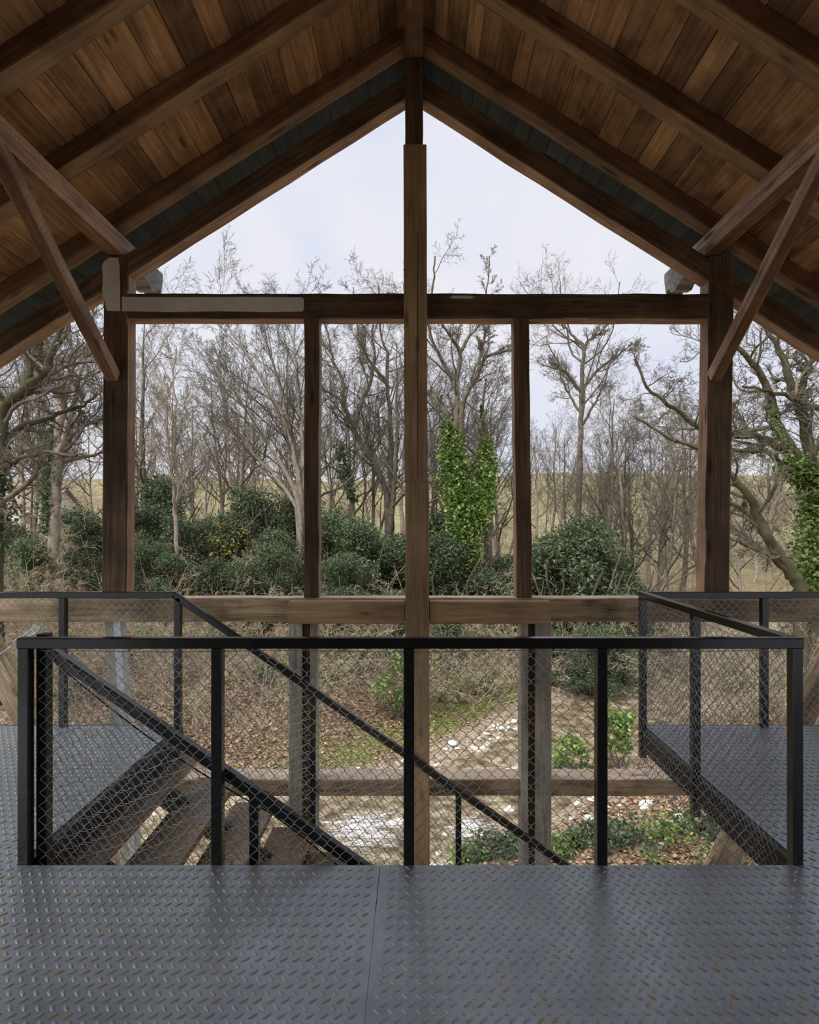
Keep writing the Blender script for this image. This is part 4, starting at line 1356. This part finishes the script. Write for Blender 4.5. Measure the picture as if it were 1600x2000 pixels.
for n_, (px, d, s) in enumerate(bl_):
    k = n_ % 4
    o = bproto[k] if n_ < 4 else copy_tree(bproto[k])
    x = (px - 808) * d / 1150
    if river(np.array([x]), np.array([d]))[0] < 2.6 and river(np.array([x]), np.array([d]))[0] > -2.4:
        d += 5
        x = (px - 808) * d / 1150
    o.location = (x, d, float(hgt(x, d)))
    s *= 0.8 if d < 19 else 1.0 + max(0, d - 26) * 0.03
    o.scale = (s, s, s)
    o.rotation_euler = (0, 0, rt_.uniform(0, 6.28))
    o['category'] = 'shrub'
    o['group'] = 'bare twiggy shrubs on the banks'
    brs.append(o)
label_by_bay(brs, 'bare tan twiggy shrub')
# scrub dotted over the far hillside
scrub_ = []
for k in range(70):
    d = 46 + 62 * (k / 70.0) + rt_.uniform(-2, 2)
    x = rt_.uniform(-0.74, 0.74) * d
    o = copy_tree(bproto[k % 4])
    o.location = (x, d, float(hgt(x, d)) - 0.1)
    s = rt_.uniform(1.3, 2.3)
    o.scale = (s * 1.3, s * 1.3, s * 0.8)
    o.rotation_euler = (0, 0, rt_.uniform(0, 6.28))
    o['group'] = 'brown scrub on the far hillside'
    o.name = 'hillside_shrub'
    scrub_.append(o)
label_by_bay(scrub_, 'distant hillside scrub bush')

# small green shrubs near the stream and yellow leaved bush


def leafy_bush(name, px, d, rad, hgt_, cnt, mat, label, size=0.1, zoff=0.0, seed=0):
    rg = np.random.default_rng(seed)
    x = (px - 808) * d / 1150
    rt = empty(name, (x, d, float(hgt(x, d)) + zoff), label, 'bush')
    cs = []
    for k in range(12):
        c = np.array([rg.normal(0, rad * 0.45), rg.normal(0, rad * 0.45), rg.uniform(0.12, 0.95) * hgt_])
        off = rg.normal(0, 1, (cnt // 12, 3))
        off /= np.linalg.norm(off, axis=1, keepdims=True)
        cs.append(c + off * rad * 0.42 * rg.uniform(0.4, 1, (cnt // 12, 1)))
    V, F = leaves(np.concatenate(cs), size, 0.75, r=rg)
    o = obj('foliage', mesh_np('foliage', V, F, M[mat]), rt)
    o['kind'] = 'stuff'
    ls, rs = [], []
    for k in range(7):
        P, rd = grow_branch(rg, np.array([rg.normal(0, 0.06), rg.normal(0, 0.06), -0.1 - max(zoff, 0)]), np.array([rg.normal(0, 0.35), rg.normal(0, 0.35), 1]), hgt_ * 0.95 + max(zoff, 0), 0.018, 6, 0.12, 0)
        ls.append(P)
        rs.append(rd)
    V, F = tubes(ls, rs, 4)
    o = obj('stems', mesh_np('stems', V, F, M['bark'], smooth=True), rt)
    o['kind'] = 'stuff'
    return rt


leafy_bush('green_bush', 1120, 13.6, 0.55, 1.0, 800, 'ivy', 'ivy-green bush beside the right lower post near the stream', 0.10, seed=1)
leafy_bush('green_bush', 1212, 13.8, 0.55, 1.45, 1100, 'ivy', 'taller ivy-green bush on the near bank left of the right platform', 0.10, seed=2)
leafy_bush('green_bush', 778, 16.5, 0.75, 2.0, 1500, 'ivy', 'bright green leafy bush hanging over the stream beside the central post', 0.09, seed=3)
leafy_bush('yellow_bush', 440, 20.5, 1.0, 1.2, 260, 'yellow_leaf', 'sparse yellow-leaved bush right of the left corner post', 0.09, 1.6, seed=4)
for i, (px, d, w_, h_) in enumerate(((905, 9.9, 0.40, 0.30), (960, 9.85, 0.45, 0.32), (1010, 10.0, 0.4, 0.3), (1095, 9.8, 0.35, 0.28), (1160, 9.9, 0.4, 0.34), (1220, 9.75, 0.45, 0.34), (1295, 9.8, 0.55, 0.42), (1375, 9.85, 0.5, 0.38), (1425, 10.0, 0.4, 0.3))):
    o = leafy_bush('ivy_clump', px, d, w_ * 1.1, h_ * 0.62, 620, 'evergreen' if i % 3 else 'ivy', 'low ivy clump at the foot of the near bank, %s from left' % ORD[i], 0.075, seed=20 + i)
    o['group'] = 'ivy clumps on the near bank'

und = []
for i, (px, d, w_, h_) in enumerate(((90, 17, 0.6, 0.4), (150, 15.5, 0.7, 0.45), (235, 17, 0.6, 0.4), (300, 18, 0.7, 0.6), (430, 18.5, 0.7, 0.6), (520, 17, 0.5, 0.4), (640, 17.5, 0.6, 0.7), (700, 18.5, 0.7, 0.6),
                                     (870, 18, 0.6, 0.8), (940, 19, 0.6, 0.7), (1110, 21.5, 0.7, 0.7), (1450, 19, 0.8, 0.6), (1560, 17, 0.8, 0.8), (1600, 20, 0.9, 1.0))):
    o = leafy_bush('low_shrub', px, d, w_, h_, 800, 'ivy' if i in (3, 6, 8, 12) else 'evergreen', 'low', 0.08, seed=60 + i)
    o['group'] = 'low green shrubs on the far slope'
    und.append(o)
label_by_bay(und, 'low leafy shrub on the slope')

# leaf litter (nobody could count it)
n_ = 34000
lx = np.concatenate([rng.uniform(-14, 14, n_ // 2), rng.uniform(-8, 9, n_ // 2)])
ly = np.concatenate([rng.uniform(9, 27, n_ // 2), rng.uniform(8.8, 17, n_ // 2)])
rv = river(lx, ly)
ok = (np.abs(rv) > 2.1) & ~((rv > 2.1) & (rv < 3.4) & (lx > -2) & (lx < 6) & (rng.uniform(0, 1, n_) < 0.75))
lx, ly = lx[ok], ly[ok]
V, F = leaves(np.stack([lx, ly, hgt(lx, ly) + 0.02], 1), 0.095, 0.65, flat=True)
set_props(obj('leaf_litter', mesh_np('leaf_litter', V, F, M['litter'])), 'dead brown leaves strewn over the stream banks', 'leaves', kind='stuff')
n_ = 9000
lx, ly = rng.uniform(-6, 9, n_), rng.uniform(10, 19, n_)
rv = river(lx, ly)
ok = (rv > 2.4) & (rv < 4.6) & (np.sin(lx * 1.9 + ly) + np.sin(ly * 2.3 - lx) > -0.2) & (lx < 6)
lx, ly = lx[ok], ly[ok]
V, F = leaves(np.stack([lx, ly, hgt(lx, ly) + 0.02], 1), 0.07, 0.4, flat=False)
mg = island_mat('moss_tufts', [(0, (0.07, 0.11, 0.012)), (0.6, (0.15, 0.22, 0.025)), (1, (0.24, 0.31, 0.05))], 0.8, 0.1, 0.2)
set_props(obj('moss', mesh_np('moss', V, F, mg)), 'bright green moss along the far edge of the stream', 'moss', kind='stuff')

# stones, each its own
stp = []
for i in range(4):
    rg = np.random.default_rng(40 + i)
    import bmesh
    bm = bmesh.new()
    bmesh.ops.create_icosphere(bm, subdivisions=2, radius=1)
    ph = rg.uniform(0, 6, 9)
    for v in bm.verts:
        c = v.co
        f = 1 + 0.16 * math.sin(3 * c.x + ph[0]) * math.sin(2.5 * c.y + ph[1]) + 0.14 * math.sin(4 * c.z + ph[2] + 2 * c.x)
        v.co = Vector((c.x * f * 1.1, c.y * f * 0.85, c.z * f * 0.6)) + Vector(rg.normal(0, 0.04, 3))
    me = bpy.data.meshes.new('stone')
    bm.to_mesh(me)
    bm.free()
    me.materials.append(M['stone'])
    stp.append(me)
rs_ = random.Random(77)
for n_ in range(150):
    if n_ < 105:
        f = rs_.uniform(0, 1)
        t_ = np.interp(f, [0, 1], [0.0, 1.0])
        bx = np.interp(t_, [0, 0.35, 0.7, 1], [-1.2, 0.4, 1.6, 3.2])
        by = np.interp(t_, [0, 0.35, 0.7, 1], [13.0, 13.3, 15.0, 16.9])
        x, y = bx + rs_.gauss(0, 0.22), by + rs_.gauss(0, 0.22)
        s = rs_.choice([0.04, 0.05, 0.06, 0.075, 0.09, 0.11])
        lb, gp = 'pale stone in the band of pebbles along the mossy far bank', 'pale stones of the far bank'
    else:
        x, y = rs_.uniform(-2.5, 5.5), rs_.uniform(9.5, 12.5)
        s = rs_.choice([0.05, 0.07, 0.09, 0.13])
        lb, gp = 'stone lying among dead leaves on the near bank', 'stones of the near bank'
        if abs(river(np.array([x]), np.array([y]))[0]) < 1.3:
            s *= 1.6
            lb, gp = 'wet stone sitting in the stream rapids', 'stones in the stream'
    o = obj('stone', stp[n_ % 4], None, (x, y, max(float(hgt(x, y)), -4.36) + s * 0.25), label=lb, cat='stone', group=gp)
    o.scale = (s * rs_.uniform(0.8, 1.3), s * rs_.uniform(0.8, 1.2), s * rs_.uniform(0.8, 1.3))
    o.rotation_euler = (rs_.uniform(-0.3, 0.3), rs_.uniform(-0.3, 0.3), rs_.uniform(0, 6.28))


# far houses
def house(name, px, d, w, dep, h, rh, label, nwin):
    x = (px - 808) * d / 1150
    z = float(hgt(x, d))
    rt = empty(name, (x, d, z), label, 'house')
    V = [(-w / 2, -dep / 2, -1), (w / 2, -dep / 2, -1), (w / 2, dep / 2, -1), (-w / 2, dep / 2, -1), (-w / 2, -dep / 2, h), (w / 2, -dep / 2, h), (w / 2, dep / 2, h), (-w / 2, dep / 2, h), (-w / 2, 0, h + rh), (w / 2, 0, h + rh)]
    F4 = np.array([(0, 1, 5, 4), (1, 2, 6, 5), (2, 3, 7, 6), (3, 0, 4, 7)])
    F3 = np.array([(4, 8, 7), (5, 6, 9)])
    obj('walls', mesh_np('walls', V, [F4, F3], M['wall_white']), rt)
    e = 0.35
    for s in (-1, 1):
        a = math.atan2(rh, dep / 2)
        place_bar('roof_slope', (-w / 2 - e, s * dep / 4, h + rh / 2 + 0.06), (w / 2 + e, s * dep / 4, h + rh / 2 + 0.06), math.hypot(rh, dep / 2) + 0.5, 0.14, M['roof_tile'], parent=rt, up=(0, s * math.sin(a), math.cos(a)), ch=0)
    for k in range(nwin):
        xx = -w / 2 + w * (k + 0.5) / nwin
        place_bar('window', (xx, -dep / 2 - 0.02, h * 0.4), (xx, -dep / 2 - 0.02, h * 0.8), 0.9, 0.08, M['dark_glass'], parent=rt, up=(0, 1, 0), ch=0)


house('white_cottage', 58, 52, 6.0, 5.0, 2.4, 1.6, 'small white cottage glimpsed through branches at far left', 2)
house('hill_house', 310, 85, 8.0, 6.0, 3.0, 1.6, 'far house with a low brown roof on the hill right of the left corner post', 3)
